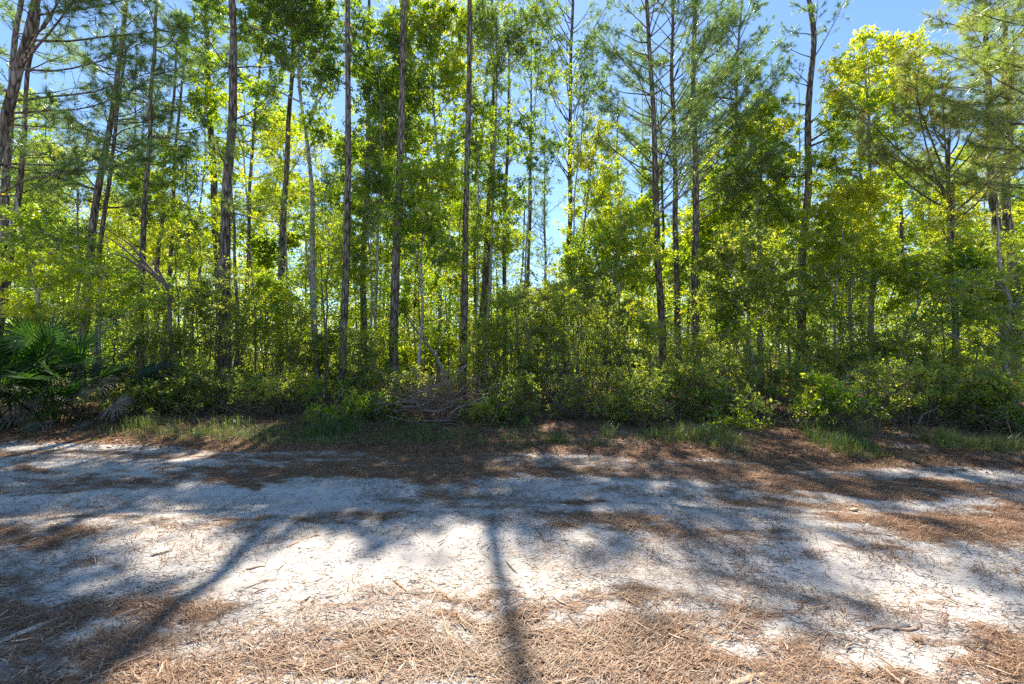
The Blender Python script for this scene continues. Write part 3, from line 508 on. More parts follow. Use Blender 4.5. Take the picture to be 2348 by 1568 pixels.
broadleaf('deep green leafy tree whose crown hangs between the two straight front pines', 14.4, .12, [(865,120),(872,300),(868,500),(860,700)], 9.6, [(865,210,35,50,.3),(885,300,40,50,.3),(860,380,40,50,.35),(890,430,35,50,.35),(850,470,40,50,.45)], dens=.8, L=.095)
broadleaf('leafy young tree with dark rosettes above the yellow low foliage', 14.8, .1, [(1100,330),(1095,450),(1092,640)], 8.3, [(1095,330,30,45,.3),(1110,260,30,40,.35),(1050,440,30,50,.35),(1125,400,30,50,.35),(1090,520,40,45,.45)], dens=.8, L=.095)
broadleaf('small leafy tree in front of the gap below the curving grey tree', 16, .1, [(760,430),(755,540),(750,700)], 7.6, [(755,420,40,50,.35),(745,500,45,50,.45),(770,580,45,45,.4),(740,640,45,40,.5)], dens=.8)
broadleaf('loose leafed tree between thin curving pines and the stout climber pine', 15.5, .1, [(470,100),(468,300),(455,560)], 10.5, [(475,40,40,50,.35),(450,130,35,50,.4),(490,210,35,45,.4),(440,260,35,40,.35),(540,150,25,50,.35)], dens=.7, L=.095)
broadleaf('green crowned tree low behind the pair of leaning pines', 17, .12, [(330,420),(335,560),(335,700)], 7.8, [(300,400,50,45,.35),(345,470,45,45,.4),(270,620,50,40,.5),(320,660,55,35,.55)], dens=.9)
REF = [(0, 'the leaning edge pine'), (205, 'the leaning pair of pines'), (322, 'the slender reddish pine with lateral twigs'), (391, 'the bent dead snag'), (497, 'the stout climber pine'), (518, 'the thick reddish pine'), (568, 'the leaning pine with crooked dead limbs'), (649, 'the reddish bole behind yellow leaves'), (730, 'the smooth grey curving tree'), (786, 'the scaly grey front pine'), (833, 'the pine with the knotted fork'), (905, 'the long-shadow pine'),
 (1005, 'the large dense leafed tree'), (1060, 'the pine beside the brush pile'), (1105, 'the crossing thin pines'), (1156, 'the slender twiggy pine'), (1205, 'the dark pole at the sky gap'), (1300, 'the upswept sparse pine'), (1335, 'the conical glowing tree'), (1406, 'the knotty sided pine pole'), (1515, 'the dark many limbed pine'), (1554, 'the candelabra pine'), (1596, 'the straight pine by the blue green one'), (1674, 'the young blue green pine'), (1725, 'the magnolia-like tree'), (1840, 'the crooked topped pine'), (1920, 'the green tree beside the crooked pine'), (2005, 'the yellow crowned tree'), (2065, 'the slim leaning dark tree'), (2180, 'the forked sunlit pine'), (2290, 'the dark verge end tree')]
USED = {}
def near_label(what, px):
    q = min(REF, key=lambda r: abs(r[0] - px)); sd = 'right' if px > q[0] else 'left'; n = USED[(what, q[1], sd)] = USED.get((what, q[1], sd), 0) + 1
    return what + (' ', ' second out ', ' third out ')[min(n, 3) - 1] + 'to the ' + sd + ' of ' + q[1]
for k_, (px_, Y_, t_) in enumerate([(582,12.6,560),(601,14,640),(612,13,700),(655,13.2,690),(748,13,600),(812,14.5,560),(877,15,640),(952,13.5,600),(966,14,560),(975,14.6,620),(1028,15,640),(1138,12.6,700),(1190,12,720),(1255,12.4,700),(1275,11.6,760),(1342,14,600),(1390,13,640),(1460,15,560),(1632,13,640),(1668,12.4,700),(1712,14.5,600),(1765,14,640),(1808,13.4,640),(1885,15,600),(1955,12.8,660),(2042,14,600),(2160,12.4,640),(2236,12,620),(150,12.8,600),(262,12.4,640),(414,12.6,600),(452,13.6,560)]):
    if k_ % 2:
        broadleaf(near_label('thin leafy sapling', px_), Y_, .05, [(px_ + R.uniform(-20, 20), t_), (px_ + R.uniform(-6, 6), (t_ + 880) / 2), (px_, 890)], float(P(px_, t_, Y_)[2]) + .3,
            [(px_ + R.uniform(-28, 28), t_ + q_, R.uniform(22, 40), R.uniform(16, 30), R.uniform(.35, .8)) for q_ in (R.uniform(-20, 10), R.uniform(25, 60), R.uniform(70, 120))], L=R.uniform(.08, .12), dens=.6, group='leafy saplings in the undergrowth', name='leafy_sapling', mat='twig', cat='sapling')
        continue
    pine(near_label('thin bare sapling pole', px_), Y_, R.uniform(.045, .09), [(px_ + R.uniform(-14, 14), t_), (px_ + R.uniform(-5, 5), (t_ + 880) / 2), (px_, 890)], float(P(px_, t_, Y_)[2]) + .3, None, 'thin sapling poles in the undergrowth', 'sapling', fine=False, mat='twig', tip=.3, stubs=4)['category'] = 'sapling'

# ---------------------------------------------------------------- shrubs along the edge
SH = 'shrubs along the edge of the wood'
shrub('broad dense bush with fine leaves and greyish dry twigs, tallest of the central edge shrubs', 1290, 11.2, [(1250,680,70,50,.45),(1330,700,70,50,.42),(1200,740,60,50,.42),(1290,770,80,50,.4),(1370,790,70,50,.4),(1220,830,70,50,.38),(1310,860,80,50,.38)], stems=12)
shrub('fine leaved brown-tinged bush spilling towards the road', 1370, 9.6, [(1330,860,60,45,.5),(1410,870,60,45,.5),(1370,930,80,40,.5),(1290,940,50,35,.45),(1450,930,50,35,.5)], stems=12, L=.042)
shrub('rounded fresh green bush under the dark candelabra pines', 1530, 9.9, [(1520,850,55,40,.5),(1580,870,50,40,.5),(1480,890,45,35,.5),(1550,920,60,40,.5),(1600,930,35,35,.45)], stems=9)
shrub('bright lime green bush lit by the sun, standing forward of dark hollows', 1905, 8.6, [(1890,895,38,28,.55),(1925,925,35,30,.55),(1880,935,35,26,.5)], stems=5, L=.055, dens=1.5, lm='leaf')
shrub('wide low green bush with horizontal sprays and one long pale twig', 2080, 8.9, [(2020,870,70,30,.45),(2100,870,70,35,.45),(2170,880,60,35,.42),(2060,920,80,30,.4),(2150,930,70,30,.4),(2220,920,60,35,.4)], stems=8, L=.055)
shrub('dark bush at the very end of the verge', 2290, 8.6, [(2260,860,60,50,.35),(2330,880,60,50,.32),(2290,930,70,35,.32)], stems=8, L=.05)
shrub('dull olive bush with bare lower stems between the bright green bush and the magnolia-like tree', 1770, 10.4, [(1700,820,60,45,.38),(1780,830,60,45,.38),(1840,870,50,40,.42),(1740,890,60,35,.33),(1650,850,45,45,.38)], stems=12)
shrub('leafy clump with pale seedling stems under the magnolia-like tree', 1660, 9.6, [(1640,900,45,35,.42),(1690,930,45,25,.4),(1620,950,35,20,.5)], stems=10)
shrub('small bright green tuft of ground foliage on the verge', 1680, 8.7, [(1670,975,35,16,.5),(1710,980,25,12,.65)], stems=3, L=.05, lm='leaf')
shrub('olive bush hiding the lower bole of the straight grey pine', 1600, 12.2, [(1590,780,50,40,.4),(1640,800,45,45,.42),(1560,820,45,40,.4)], stems=8)
shrub('low dark green mound of leaves in front of the long-shadow pine', 850, 9.6, [(820,925,45,25,.5),(880,930,45,28,.4),(850,960,60,22,.35),(770,945,45,20,.55),(920,965,50,18,.35)], stems=6, L=.05, lm='leaf')
shrub('small leafy clump just beyond the brush pile', 1110, 9.2, [(1090,950,32,20,.5),(1130,940,35,25,.45),(1180,950,40,25,.4)], stems=6)
shrub('thin leaved bush climbing round the foot of the pine above the brush pile', 1110, 11.6, [(1120,800,40,45,.5),(1090,860,40,40,.45),(1150,870,50,45,.4),(1160,760,45,40,.45)], stems=10)
shrub('dark bush at the foot of the grey pine next to the long-shadow pine', 860, 12.2, [(840,790,45,40,.4),(865,850,40,40,.35),(820,870,40,35,.35)], stems=6)
shrub('tall mounded shrub of small glossy leaves swallowing the reddish pine', 500, 11.6, [(500,660,60,45,.38),(450,700,60,45,.36),(550,710,50,50,.4),(480,770,70,45,.35),(560,790,50,45,.38),(420,780,50,45,.4)], stems=8, dens=1.4)
shrub('low olive shrub with dark hollows in front of the mounded shrub', 470, 10.2, [(430,870,60,40,.35),(500,880,60,40,.35),(380,850,50,40,.38),(560,890,45,35,.35),(460,930,50,25,.45)], stems=9)
shrub('shaded shrub between the palmettos and the dead snag', 345, 10.6, [(330,780,50,45,.4),(380,790,45,45,.45),(320,850,45,40,.32),(360,890,50,35,.3)], stems=9)
shrub('airy shrub of tiny pale leaves in the sunlit opening', 640, 12.6, [(620,790,40,40,.6),(670,800,45,40,.6),(640,850,50,35,.55),(690,750,35,40,.6),(600,870,35,30,.5)], stems=8, dens=.9, gap=.15)
shrub('fern-like bright green clump at the foot of the curving grey tree', 690, 11.2, [(680,870,40,25,.75),(650,895,40,18,.6),(720,900,30,18,.55)], stems=4, L=.05, lm='leaf')
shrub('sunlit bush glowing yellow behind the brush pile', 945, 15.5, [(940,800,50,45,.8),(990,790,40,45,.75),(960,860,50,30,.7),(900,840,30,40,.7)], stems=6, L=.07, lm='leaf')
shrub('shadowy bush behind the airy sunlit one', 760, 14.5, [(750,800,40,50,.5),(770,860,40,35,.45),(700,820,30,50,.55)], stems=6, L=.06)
shrub('rank green bush in front of the yellow leafed low tree', 1860, 11.6, [(1850,780,55,45,.5),(1910,800,60,45,.45),(1880,840,60,35,.42),(1960,830,50,40,.42)], stems=9, L=.06)
shrub('green bush around the foot of the spreading yellow crowned tree', 2020, 11.6, [(2010,790,60,40,.42),(2080,820,60,35,.4),(2140,810,60,40,.42),(2210,820,60,45,.4)], stems=9, L=.06)
shrub('grey green bush beneath the sky gap, in front of bright leaves', 1240, 13.2, [(1230,660,50,45,.5),(1290,650,50,40,.5),(1180,700,45,50,.48),(1350,660,45,45,.52),(1400,720,50,45,.5)], stems=8, L=.065)
shrub('leggy bush with brown dead patches half way up', 1440, 11.4, [(1430,760,55,45,.45),(1480,780,50,45,.45),(1410,820,55,40,.5),(1470,830,50,35,.45)], stems=12)

row = [(330,9.6,'between the palmettos and the low olive shrub'),(640,10.4,'in front of the sunlit opening'),(1180,9.3,'beyond the small leafy clump by the brush pile'),(1480,9.0,'between the brown-tinged bush and the rounded green bush'),(1735,8.9,'between the pale seedling stems and the dull olive bush'),(2310,8.2,'at the very end of the grass verge'),(480,11,'deep under the mounded shrub'),(930,11,'behind the brush pile')]
for px_, Y_, lb_ in row:
    b_ = 809 + 978 * 1.5 / Y_
    shrub('knee high ragged shrub ' + lb_, px_, Y_, [(px_ + R.uniform(-50, -15), b_ - R.uniform(25, 60), R.uniform(22, 42), R.uniform(14, 28), R.uniform(.25, .6)), (px_ + R.uniform(15, 50), b_ - R.uniform(22, 45), R.uniform(20, 40), R.uniform(12, 24), R.uniform(.25, .6)), (px_ + R.uniform(-20, 20), b_ - R.uniform(55, 95), R.uniform(18, 36), R.uniform(16, 30), R.uniform(.3, .65))], stems=9, L=R.uniform(.042, .07), dens=.85, gap=.12, lm='small')

# ---------------------------------------------------------------- understorey: mass of leaves nobody could count
SKY = ([-2000,-600,0,150,260,400,560,620,700,800,900,1100,1180,1205,1290,1310,1450,1600,1750,1900,2100,2347,3000,4500], [450,420,420,420,470,490,500,540,500,560,480,480,560,640,640,520,520,480,420,450,450,380,420,450])
def understorey(n, Y0, Y1, nl, L, rad, lo, hi, name, seed):
    rs = np.random.RandomState(seed); mb = MB(); Yc = rs.uniform(Y0, Y1, n); half = Yc * 1.35
    Xc = rs.uniform(-1, 1, n) * half; px = 1173.5 + 978 * Xc / Yc
    ys = np.interp(px, *SKY); top = CAMZ + Yc * (809 - ys) / 978 * rs.uniform(lo, hi, n)
    base = hgt(Xc, Yc); zc = base + (top - base) * rs.beta(1.25, 1.0, n)
    ok = vnoise(Xc * .8, Yc * .8 + zc * .6, .55, 40) > -.15
    Xc, Yc, zc = Xc[ok], Yc[ok], zc[ok]; m = len(Xc)
    k = 5; cen = np.repeat(np.stack([Xc, Yc, zc], -1), k, 0) + rs.randn(m * k, 3) * np.array([rad, rad, rad * .75])
    sp = np.repeat(.36 + 1.0 * vnoise(Xc, Yc * 1.3 + zc, .45, 77) + rs.randn(m) * .14 + .14 * (zc / 6), k)
    cen[:, 2] = np.maximum(cen[:, 2], hgt(cen[:, 0], cen[:, 1]) + .1)
    sprays(mb, cen, rad * .62, nl, L, .42, np.clip(sp, .1, .9))
    wd = MB(); q = rs.rand(m) < .3; a = np.stack([Xc, Yc, np.minimum(zc - 1.2, base[ok] + 0 * zc)], -1)[q]; a[:, 2] = np.maximum(a[:, 2], base[ok][q] - .1); a[:, :2] += rs.randn(len(a), 2) * .55
    b = np.stack([Xc, Yc, zc], -1)[q]; md = (a + b) / 2 + rs.randn(len(a), 3) * .15
    sticks(wd, a, md, .016, .011); sticks(wd, md, b, .011, .005)
    o = mb.build(name, M['leaf']); tag(o, 'dense mass of green and yellow leaves filling the wood behind the edge trees', 'undergrowth', kind='stuff')
    s = wd.build('stems', M['darktwig'], o); tag(s, kind='stuff')
understorey(700, 13.5, 19, 40, .10, .62, .25, .85, 'undergrowth', 5)
understorey(1450, 19, 29, 38, .15, .85, .2, 1.0, 'undergrowth', 6)
understorey(2600, 29, 50, 44, .21, 1.3, .1, 1.05, 'far_woodland', 7)

# ---------------------------------------------------------------- pines deep in the wood, copies of three
def leafy_deep(Y, px, py0, tn):
    return broadleaf('leafy tree deep in the wood, seen only as bright leaves behind nearer trunks', Y, .16, [(px, py0), (px + 8, 560), (px, 760)], float(P(px, py0, Y)[2]) + 2,
        [(px + R.uniform(-60, 60), py0 + k * 42 + R.uniform(-15, 15), R.uniform(35, 60), R.uniform(28, 42), tn + R.uniform(-.2, .2)) for k in range(-2, 8)], L=.12, wr=.45, dens=.4, group='leafy trees deep in the wood')
lp = [leafy_deep(22, 560, 300, .6), leafy_deep(23, 880, 240, .45), leafy_deep(21, 1640, 330, .7), leafy_deep(24, 60, 300, .5)]
far_leafy = [(110,24),(180,27),(240,22),(310,25),(370,23),(440,27),(500,22),(590,26),(640,23),(720,25),(780,22),(820,27),(930,24),(985,28),(1030,23),(1080,26),(1130,24),(1340,26),(1390,24),(1440,28),(1490,23),(1550,26),(1600,29),(1690,23),(1730,27),(1790,24),(1850,27),(1910,23),(1990,26),(2060,23),(2130,27),(2200,23),(2270,25),(2330,22)]
protos = []
for i in range(3):
    Yp = 26 + 3 * i; pxp = (330, 1250, 1830)[i]
    protos.append(pine('slender pine deep in the wood, one of many seen only through the leaves', Yp, .24, [(pxp, 200), (pxp + R.uniform(-12, 12), 500), (pxp, 760)], (17, 14, 18)[i],
        [C((8, 6.5, 9)[i], (17, 14, 18)[i], 2.7, step=.5, dens=.6, nn=16, tint=.5, bare=.1, needle=.26)], 'pines deep in the wood', fine=False, stubs=0, tip=.1))
for k, (fx, Yn) in enumerate(far_leafy):
    c = copy_tree(lp[(k * 3 + 1) % 4]); x = (fx - 1173.5) / 978 * Yn; c.location = (x, Yn, float(hgt(x, Yn))); c.rotation_euler = (0, 0, R.uniform(0, 6.28)); s_ = R.uniform(.8, 1.1) * np.interp(fx, [0, 550, 620, 1180, 1300, 1500, 1700, 2300], [.62, .62, .95, .9, .7, .68, .8, .9]); c.scale = (s_, s_, s_)
far_px = [20,90,140,190,250,300,430,470,560,610,700,740,770,870,890,940,970,1030,1050,1140,1255,1380,1450,1470,1570,1625,1650,1720,1890,1930,2090,2120,2150,2220,2330]
for k, fx in enumerate(far_px):
    o = protos[k % 3]; Yn = R.uniform(22, 44); x = (fx - 1173.5) / 978 * Yn
    if abs(fx - 1240) < 70: Yn = 44; x = (fx - 1173.5) / 978 * Yn
    c = copy_tree(o); c.location = (x, Yn, float(hgt(x, Yn))); c.rotation_euler = (0, 0, R.uniform(0, 6.28)); s_ = R.uniform(.75, 1.0) * (.72 if abs(fx - 1240) < 70 else .74 if fx > 1700 else 1); c.scale = (s_, s_, s_)

# ---------------------------------------------------------------- saw palmettos
def fan(mb, c, d, n, Rr, ns=26, spread=3.9, tint=.5, droop=.25):
    d = nrm(d); n = nrm(n - d * np.dot(n, d)); s = np.cross(d, n)
    a = np.linspace(-spread / 2, spread / 2, ns) + R.randn(ns) * .03
    e = np.cos(a)[:, None] * d + np.sin(a)[:, None] * s + n * R.uniform(-.08, .12, (ns, 1)); e = nrm(e)
    L = (Rr * (1 - .12 * (a / 2) ** 2) * R.uniform(.88, 1.05, ns))[:, None]; q = nrm(np.cross(e, n)); w0 = .013 * Rr / .6
    V = np.zeros((ns, 8, 3)); V[:, 0] = c; r1 = c + e * L * .45; r2 = c + e * L * .72 - np.array([0, 0, 1.]) * L * droop * .12
    V[:, 1] = r1 - q * w0 * 1.25 ; V[:, 2] = r1 + n * w0 * .9; V[:, 3] = r1 + q * w0 * 1.25
    V[:, 4] = r2 - q * w0 * .8; V[:, 5] = r2 + n * w0 * .4; V[:, 6] = r2 + q * w0 * .8; V[:, 7] = c + e * L - np.array([0, 0, 1.]) * L * droop * .45
    b = np.arange(ns)[:, None] * 8
    mb.add(V.reshape(-1, 3), [b + [[0, 1, 2]], b + [[0, 2, 3]], b + [[4, 7, 5]], b + [[5, 7, 6]], b + [[1, 4, 5, 2]], b + [[2, 5, 6, 3]]],
           np.repeat(np.clip(tint + R.randn(ns) * .06, 0, 1), 8))
def palmetto(label, px, Y, n, tall, seed_t=.45, spread=1.15, tips=None):
    x = P(px, 900, Y)[0]; z = float(hgt(x, Y)); root = empty('saw_palmetto', (x, Y, z), label, 'saw palmetto', 'saw palmettos in the corner of the wood')
    for k in range(n):
        a = R.uniform(0, 2 * PI) if k % 3 else R.uniform(-PI, 0); el = R.uniform(.5, 1.5); Lp = tall * R.uniform(.55, 1)
        out = np.array([math.cos(a), math.sin(a), 0]); b = np.array([x, Y, z]) + out * R.uniform(.05, .3)
        e = b + (out * math.cos(el) * spread + np.array([0, 0, math.sin(el)])) * Lp; mid = (b + e) / 2 + np.array([0, 0, .12 * Lp])
        mb = MB(); tube(mb, [b, mid, e], [.011, .008, .006], 5, .4)
        dr = nrm(e - mid + out * .15); nr = np.array([0, 0, 1.]) - dr * dr[2] + R.randn(3) * .25 + np.array([0, -.35, 0])
        fan(mb, e, dr, nr, R.uniform(.52, .8), int(R.randint(24, 34)), R.uniform(3.2, 4.6), seed_t + R.uniform(-.25, .15), R.uniform(.1, .5))
        mb.build('frond', M['palm'], root)
    return root
palmetto('big saw palmetto at the corner with glossy fans held up to the light', 40, 9.0, 19, 1.9)
palmetto('saw palmetto with upright dark fans, second from the corner', 135, 9.2, 19, 1.85, .4)
palmetto('smaller saw palmetto at the end of the clump with fans leaning to the low shrubs', 200, 9.5, 15, 1.5, .35)
palmetto('shaded saw palmetto half behind the others', 85, 10.2, 15, 2.1, .4)
palmetto('palmetto just out past the corner of the clump', -60, 8.9, 13, 1.7, .45)
def dead_fan(label, px, py, Y, d, n, Rr, mat='deadpalm', tint=.5, dr=.5, h=None):
    c = P(px, py, Y) if h is None else np.array([*G(px, py), 0]); 
    if h is not None: c[2] = float(hgt(c[0], c[1])) + h
    root = empty('palmetto_frond', c, label, 'palm frond', 'dead palmetto fronds'); mb = MB(); fan(mb, c, np.array(d, float), np.array(n, float), Rr, 24, 3.4, tint, dr); mb.build('blade', M[mat], root)
    b = c - nrm(np.array(d, float)) * .6; b[2] = max(b[2] - .1, float(hgt(b[0], b[1])) + .01); mb = MB(); tube(mb, [b, (b + c) / 2 + [0, 0, .03], c], [.011, .009, .007], 5, .3); mb.build('stalk', M[mat], root)
dead_fan('silver grey dead palmetto fan lying flat at the road edge', 92, 968, 8.6, (.1, -.6, -.5), (0, -1, .8), .42, tint=.45)
dead_fan('small grey dead palmetto fan lying beside the silver one', 178, 978, 8.5, (.5, -.6, -.3), (0, -1, .9), .33, tint=.2)
dead_fan('straw coloured dry palmetto fan drooping from the clump', 215, 880, 8.9, (1, -.2, -.15), (.1, -.7, .8), .5, tint=.8)
dead_fan('second straw coloured dry fan, hanging lowest over the verge', 262, 925, 8.8, (.9, -.3, -.35), (.1, -.8, .6), .42, tint=.7)
dead_fan('greenish withered fan spread low under the palmetto stalks', 60, 925, 8.8, (.7, -.4, -.3), (0, -.8, .6), .6, tint=.25)

# ---------------------------------------------------------------- dead wood: snag, leaning log, brush pile
def deadstem(name, label, cat, pix, Y, r0, r1, mat='deadwood', branches=(), group=None, ground=True):
    pts = [P(a, b, Y + (c[0] if c else 0)) for a, b, *c in pix]; root = empty(name, (pts[-1][0], pts[-1][1], max(float(hgt(pts[-1][0], pts[-1][1])), pts[-1][2] - .05)), label, cat, group)
    p = resample(pts, .2); mb = MB(); tube(mb, p, np.linspace(r1, r0, len(p)), 8, rough=.1); mb.build('stem', M[mat], root, smooth=True)
    for br in branches:
        q = resample([P(a, b, Y + (c[0] if c else 0)) for a, b, *c in br], .12); mb = MB(); tube(mb, q, np.linspace(r1 * 1.1, .004, len(q)), 6)
        ti = R.uniform(0, len(q) - 1, 5).astype(int); sticks(mb, q[ti], q[ti] + R.randn(5, 3) * .18, .005, .002); mb.build('branch', M[mat], root, smooth=True)
deadstem('dead_snag', 'bent dead snag whose bare top sweeps sideways over the shrubs', 'dead tree', [(378,650),(390,665),(388,720),(393,790),(392,950)], 10.9, .065, .04, 'twig',
   [[(380,652),(345,628),(305,587),(255,548),(203,526)],[(380,652),(340,612),(300,560),(250,530),(215,500)],[(384,652),(398,680),(402,700)],[(330,620),(290,590),(230,575)],[(375,645),(360,610),(345,590)]])
deadstem('leaning_log', 'pale dead log leaning through the wood behind the brush pile', 'dead log', [(925,715,1.5),(970,780,1),(1000,815,.6),(1020,860,.2),(1035,905,0)], 12.4, .05, .03, 'deadwood', [[(985,795,.8),(960,745,1),(930,700,1.2)],[(1000,815,.6),(1010,770,.8),(1040,740,1)]])
deadstem('fallen_branch', 'pale bare fallen branch arching above the brush pile', 'fallen branch', [(1075,832),(1050,858),(1030,876),(1000,888),(950,900),(915,925)], 10.2, .022, .012, 'deadwood', [[(1075,835),(1040,850),(1000,865),(965,878)],[(1050,880),(1010,880),(960,885)]])
deadstem('fallen_branch', 'light forked twig standing out of the brush towards the edge shrubs', 'fallen branch', [(1155,895),(1125,892),(1100,905),(1085,930),(1080,950)], 9.8, .016, .008, 'deadwood', [[(1140,892),(1165,900),(1180,915)],[(1110,898),(1095,890),(1080,893)]])
deadstem('fallen_branch', 'bleached branch lying across the wide low bush', 'fallen branch', [(2130,843),(2085,852),(2040,857),(1990,860),(1940,862)], 8.9, .012, .006, 'deadwood', [[(2060,855),(2040,850),(2020,850)]])
deadstem('leaning_stick', 'pale leaning stick propped in the low bush by the verge', 'stick', [(2115,950),(2105,970),(2092,1000)], 8.2, .014, .009, 'deadwood', [[(2115,950),(2130,945),(2150,935)]])
deadstem('fallen_branch', 'fan of thin pale dead twigs hanging before the dark candelabra pines', 'fallen branch', [(1470,795),(1500,775),(1530,765),(1560,755),(1590,750)], 11.8, .014, .006, 'deadwood', [[(1530,765),(1500,755),(1460,752)],[(1550,757),(1520,775),(1480,800)],[(1530,768),(1545,745),(1560,735)]])
root = empty('brush_pile', (*G(1000, 985), .1), 'tangled pile of brown dead branches between two pines at the road edge', 'brush pile')
c0 = P(1005, 935, 9.6); mb = MB()
for k in range(150):
    a = c0 + R.randn(3) * [.5, .35, .26]; a[2] = max(a[2], .12); th = R.uniform(0, 2 * PI); L = R.uniform(.3, 1.1)
    d = np.array([math.cos(th), math.sin(th) * .7, R.uniform(-.3, .9)]); e = a + d * L; m_ = (a + e) / 2 + R.randn(3) * .12 * L + [0, 0, .1 * L]; e[2] = max(e[2], .1)
    tube(mb, resample([a, m_, e], .12), np.linspace(.009, .003, len(resample([a, m_, e], .12))), 4)
mb.build('branches', M['brownwood'], root); mb = MB()
for k in range(26):
    a = c0 + R.randn(3) * [.6, .35, .16]; a[2] = max(a[2], .1); th = R.uniform(-.7, .7) + PI * R.randint(2); L = R.uniform(.5, 1.4); d = np.array([math.cos(th), math.sin(th) * .5, R.uniform(-.15, .4)])
    q = resample([a, a + d * L * .5 + R.randn(3) * .08, a + d * L], .12); q[:, 2] = np.maximum(q[:, 2], .08); tube(mb, q, np.linspace(.014, .004, len(q)), 5)
tag(mb.build('bare_branches', M['deadwood'], root), kind='stuff')
mb = MB(); N = 2600; c = c0 + R.randn(N, 3) * [.5, .35, .22]; c[:, 2] = np.maximum(c[:, 2], .1); leaves(mb, c, R.randn(N, 3), .05, .5, R.rand(N), 0); mb.build('dead_leaves', M['deadleaf'], root)
# twiggy tangle under the other shrubs
mb = MB(); N = 1900; x = R.uniform(-12, 12, N); y = edge(x) + R.uniform(1.0, 6, N); th = R.uniform(0, 2 * PI, N)
a = np.stack([x, y, hgt(x, y) + R.rand(N) ** 2 * .5], -1); d = np.stack([np.cos(th), np.sin(th), R.uniform(-.2, .9, N)], -1); Ls = R.uniform(.2, .9, (N, 1)); m_ = a + d * Ls * .5 + R.randn(N, 3) * .05
sticks(mb, a, m_, .006, .004); sticks(mb, m_, a + d * Ls, .004, .002)
o = mb.build('dead_twigs', M['darktwig']); tag(o, 'countless thin dead twigs tangled under the shrubs', 'twigs', kind='stuff')

# ---------------------------------------------------------------- leaf litter and grass of the verge
mb = MB(); N = 60000; x = R.uniform(-13, 13, N); y = edge(x) - .5 + R.rand(N) ** 1.3 * 9; k = R.rand(N) < np.clip((y - edge(x) + .5) * 1.2, .1, 1); x, y = x[k], y[k]
leaves(mb, np.stack([x, y, hgt(x, y) + .008 + R.rand(len(x)) * .03], -1), R.randn(len(x), 3) * [1, 1, .3], R.uniform(.035, .09, len(x)), .42, R.rand(len(x)) ** 1.3, .75)
o = mb.build('leaf_litter', M['deadleaf']); tag(o, 'brown fallen leaves covering the floor of the wood', 'leaf litter', kind='stuff')
def gdens(x, y):
    px, py = TOPX(x, y); e = y - edge(x)
    band = np.exp(-((e - .95) / .85) ** 2)
    side = np.interp(px, [-200, 180, 260, 700, 720, 1020, 1060, 1180, 1420, 1500, 1600, 1700, 2400], [.2, .2, .5, .7, 1.9, 2.0, .8, .7, 1.1, .8, 1.4, 2.2, 2.2])
    return np.clip(band * side * .75 * (.2 + 2.4 * vnoise(x, y, 1.1, 12) + .9 * vnoise(x, y, 3.3, 19)), 0, 1) + .25 * np.clip(green(x, y) - .3, 0, 1) * (vnoise(x, y, 3, 3) > .05)
nt_ = 19000; x = R.uniform(-11.5, 10.5, nt_); y = edge(x) + R.uniform(-3.6, 3.0, nt_); k = R.rand(nt_) < gdens(x, y); x, y = x[k], y[k]
nb = R.randint(6, 15, len(x)); ix = np.repeat(np.arange(len(x)), nb); e = (y - edge(x))
H = np.where(e > 0, .07 + .26 * np.clip(e, 0, .8) * (.4 + 1.5 * np.clip(vnoise(x, y, 2.2, 21) + .3, 0, 1)), .05)[ix] * R.uniform(.5, 1.25, len(ix))
bx = x[ix] + R.randn(len(ix)) * .035; by = y[ix] + R.randn(len(ix)) * .035
tn = np.clip(.38 + .5 * vnoise(x, y, .9, 55) + .25 * (e < .5) + R.randn(len(x)) * .12, 0, 1)[ix] + R.randn(len(ix)) * .1
mb = MB(); blades(mb, np.stack([bx, by, hgt(bx, by) - .005], -1), H, .0032, R.uniform(.15, .95, len(ix)), np.clip(tn, 0, 1))
o = mb.build('grass', M['grass']); tag(o, 'loose green and straw coloured grass along the verge', 'grass', kind='stuff')
def tuft(label, px, py, n, h, t):
    x, y = G(px, py); mb = MB(); b = np.stack([x + R.randn(n) * .10, y + R.randn(n) * .08], -1)
    blades(mb, np.column_stack([b, hgt(b[:, 0], b[:, 1])]), h * R.uniform(.4, 1.1, n), .004, R.uniform(.15, 1, n), np.clip(t + R.randn(n) * .12, 0, 1))
    o = mb.build('grass_tuft', M['grass']); tag(o, label, 'grass tuft', 'single grass tufts on the verge')
tuft('tall arching green tuft where the verge bends to the road', 2175, 1030, 130, .36, .45)
tuft('straw tipped tuft sticking up out of the long verge grass', 1985, 1010, 90, .42, .8)
tuft('dark green tuft in front of the fine leaved bush', 1275, 1020, 150, .22, .3)
tuft('small yellowish tuft standing alone on litter before the edge shrubs', 1370, 1025, 90, .2, .7)
tuft('pale green tuft on the verge by the airy sunlit opening', 530, 985, 130, .28, .55)
tuft('blue green tuft beside the dead grey palmetto fans', 300, 970, 110, .24, .35)

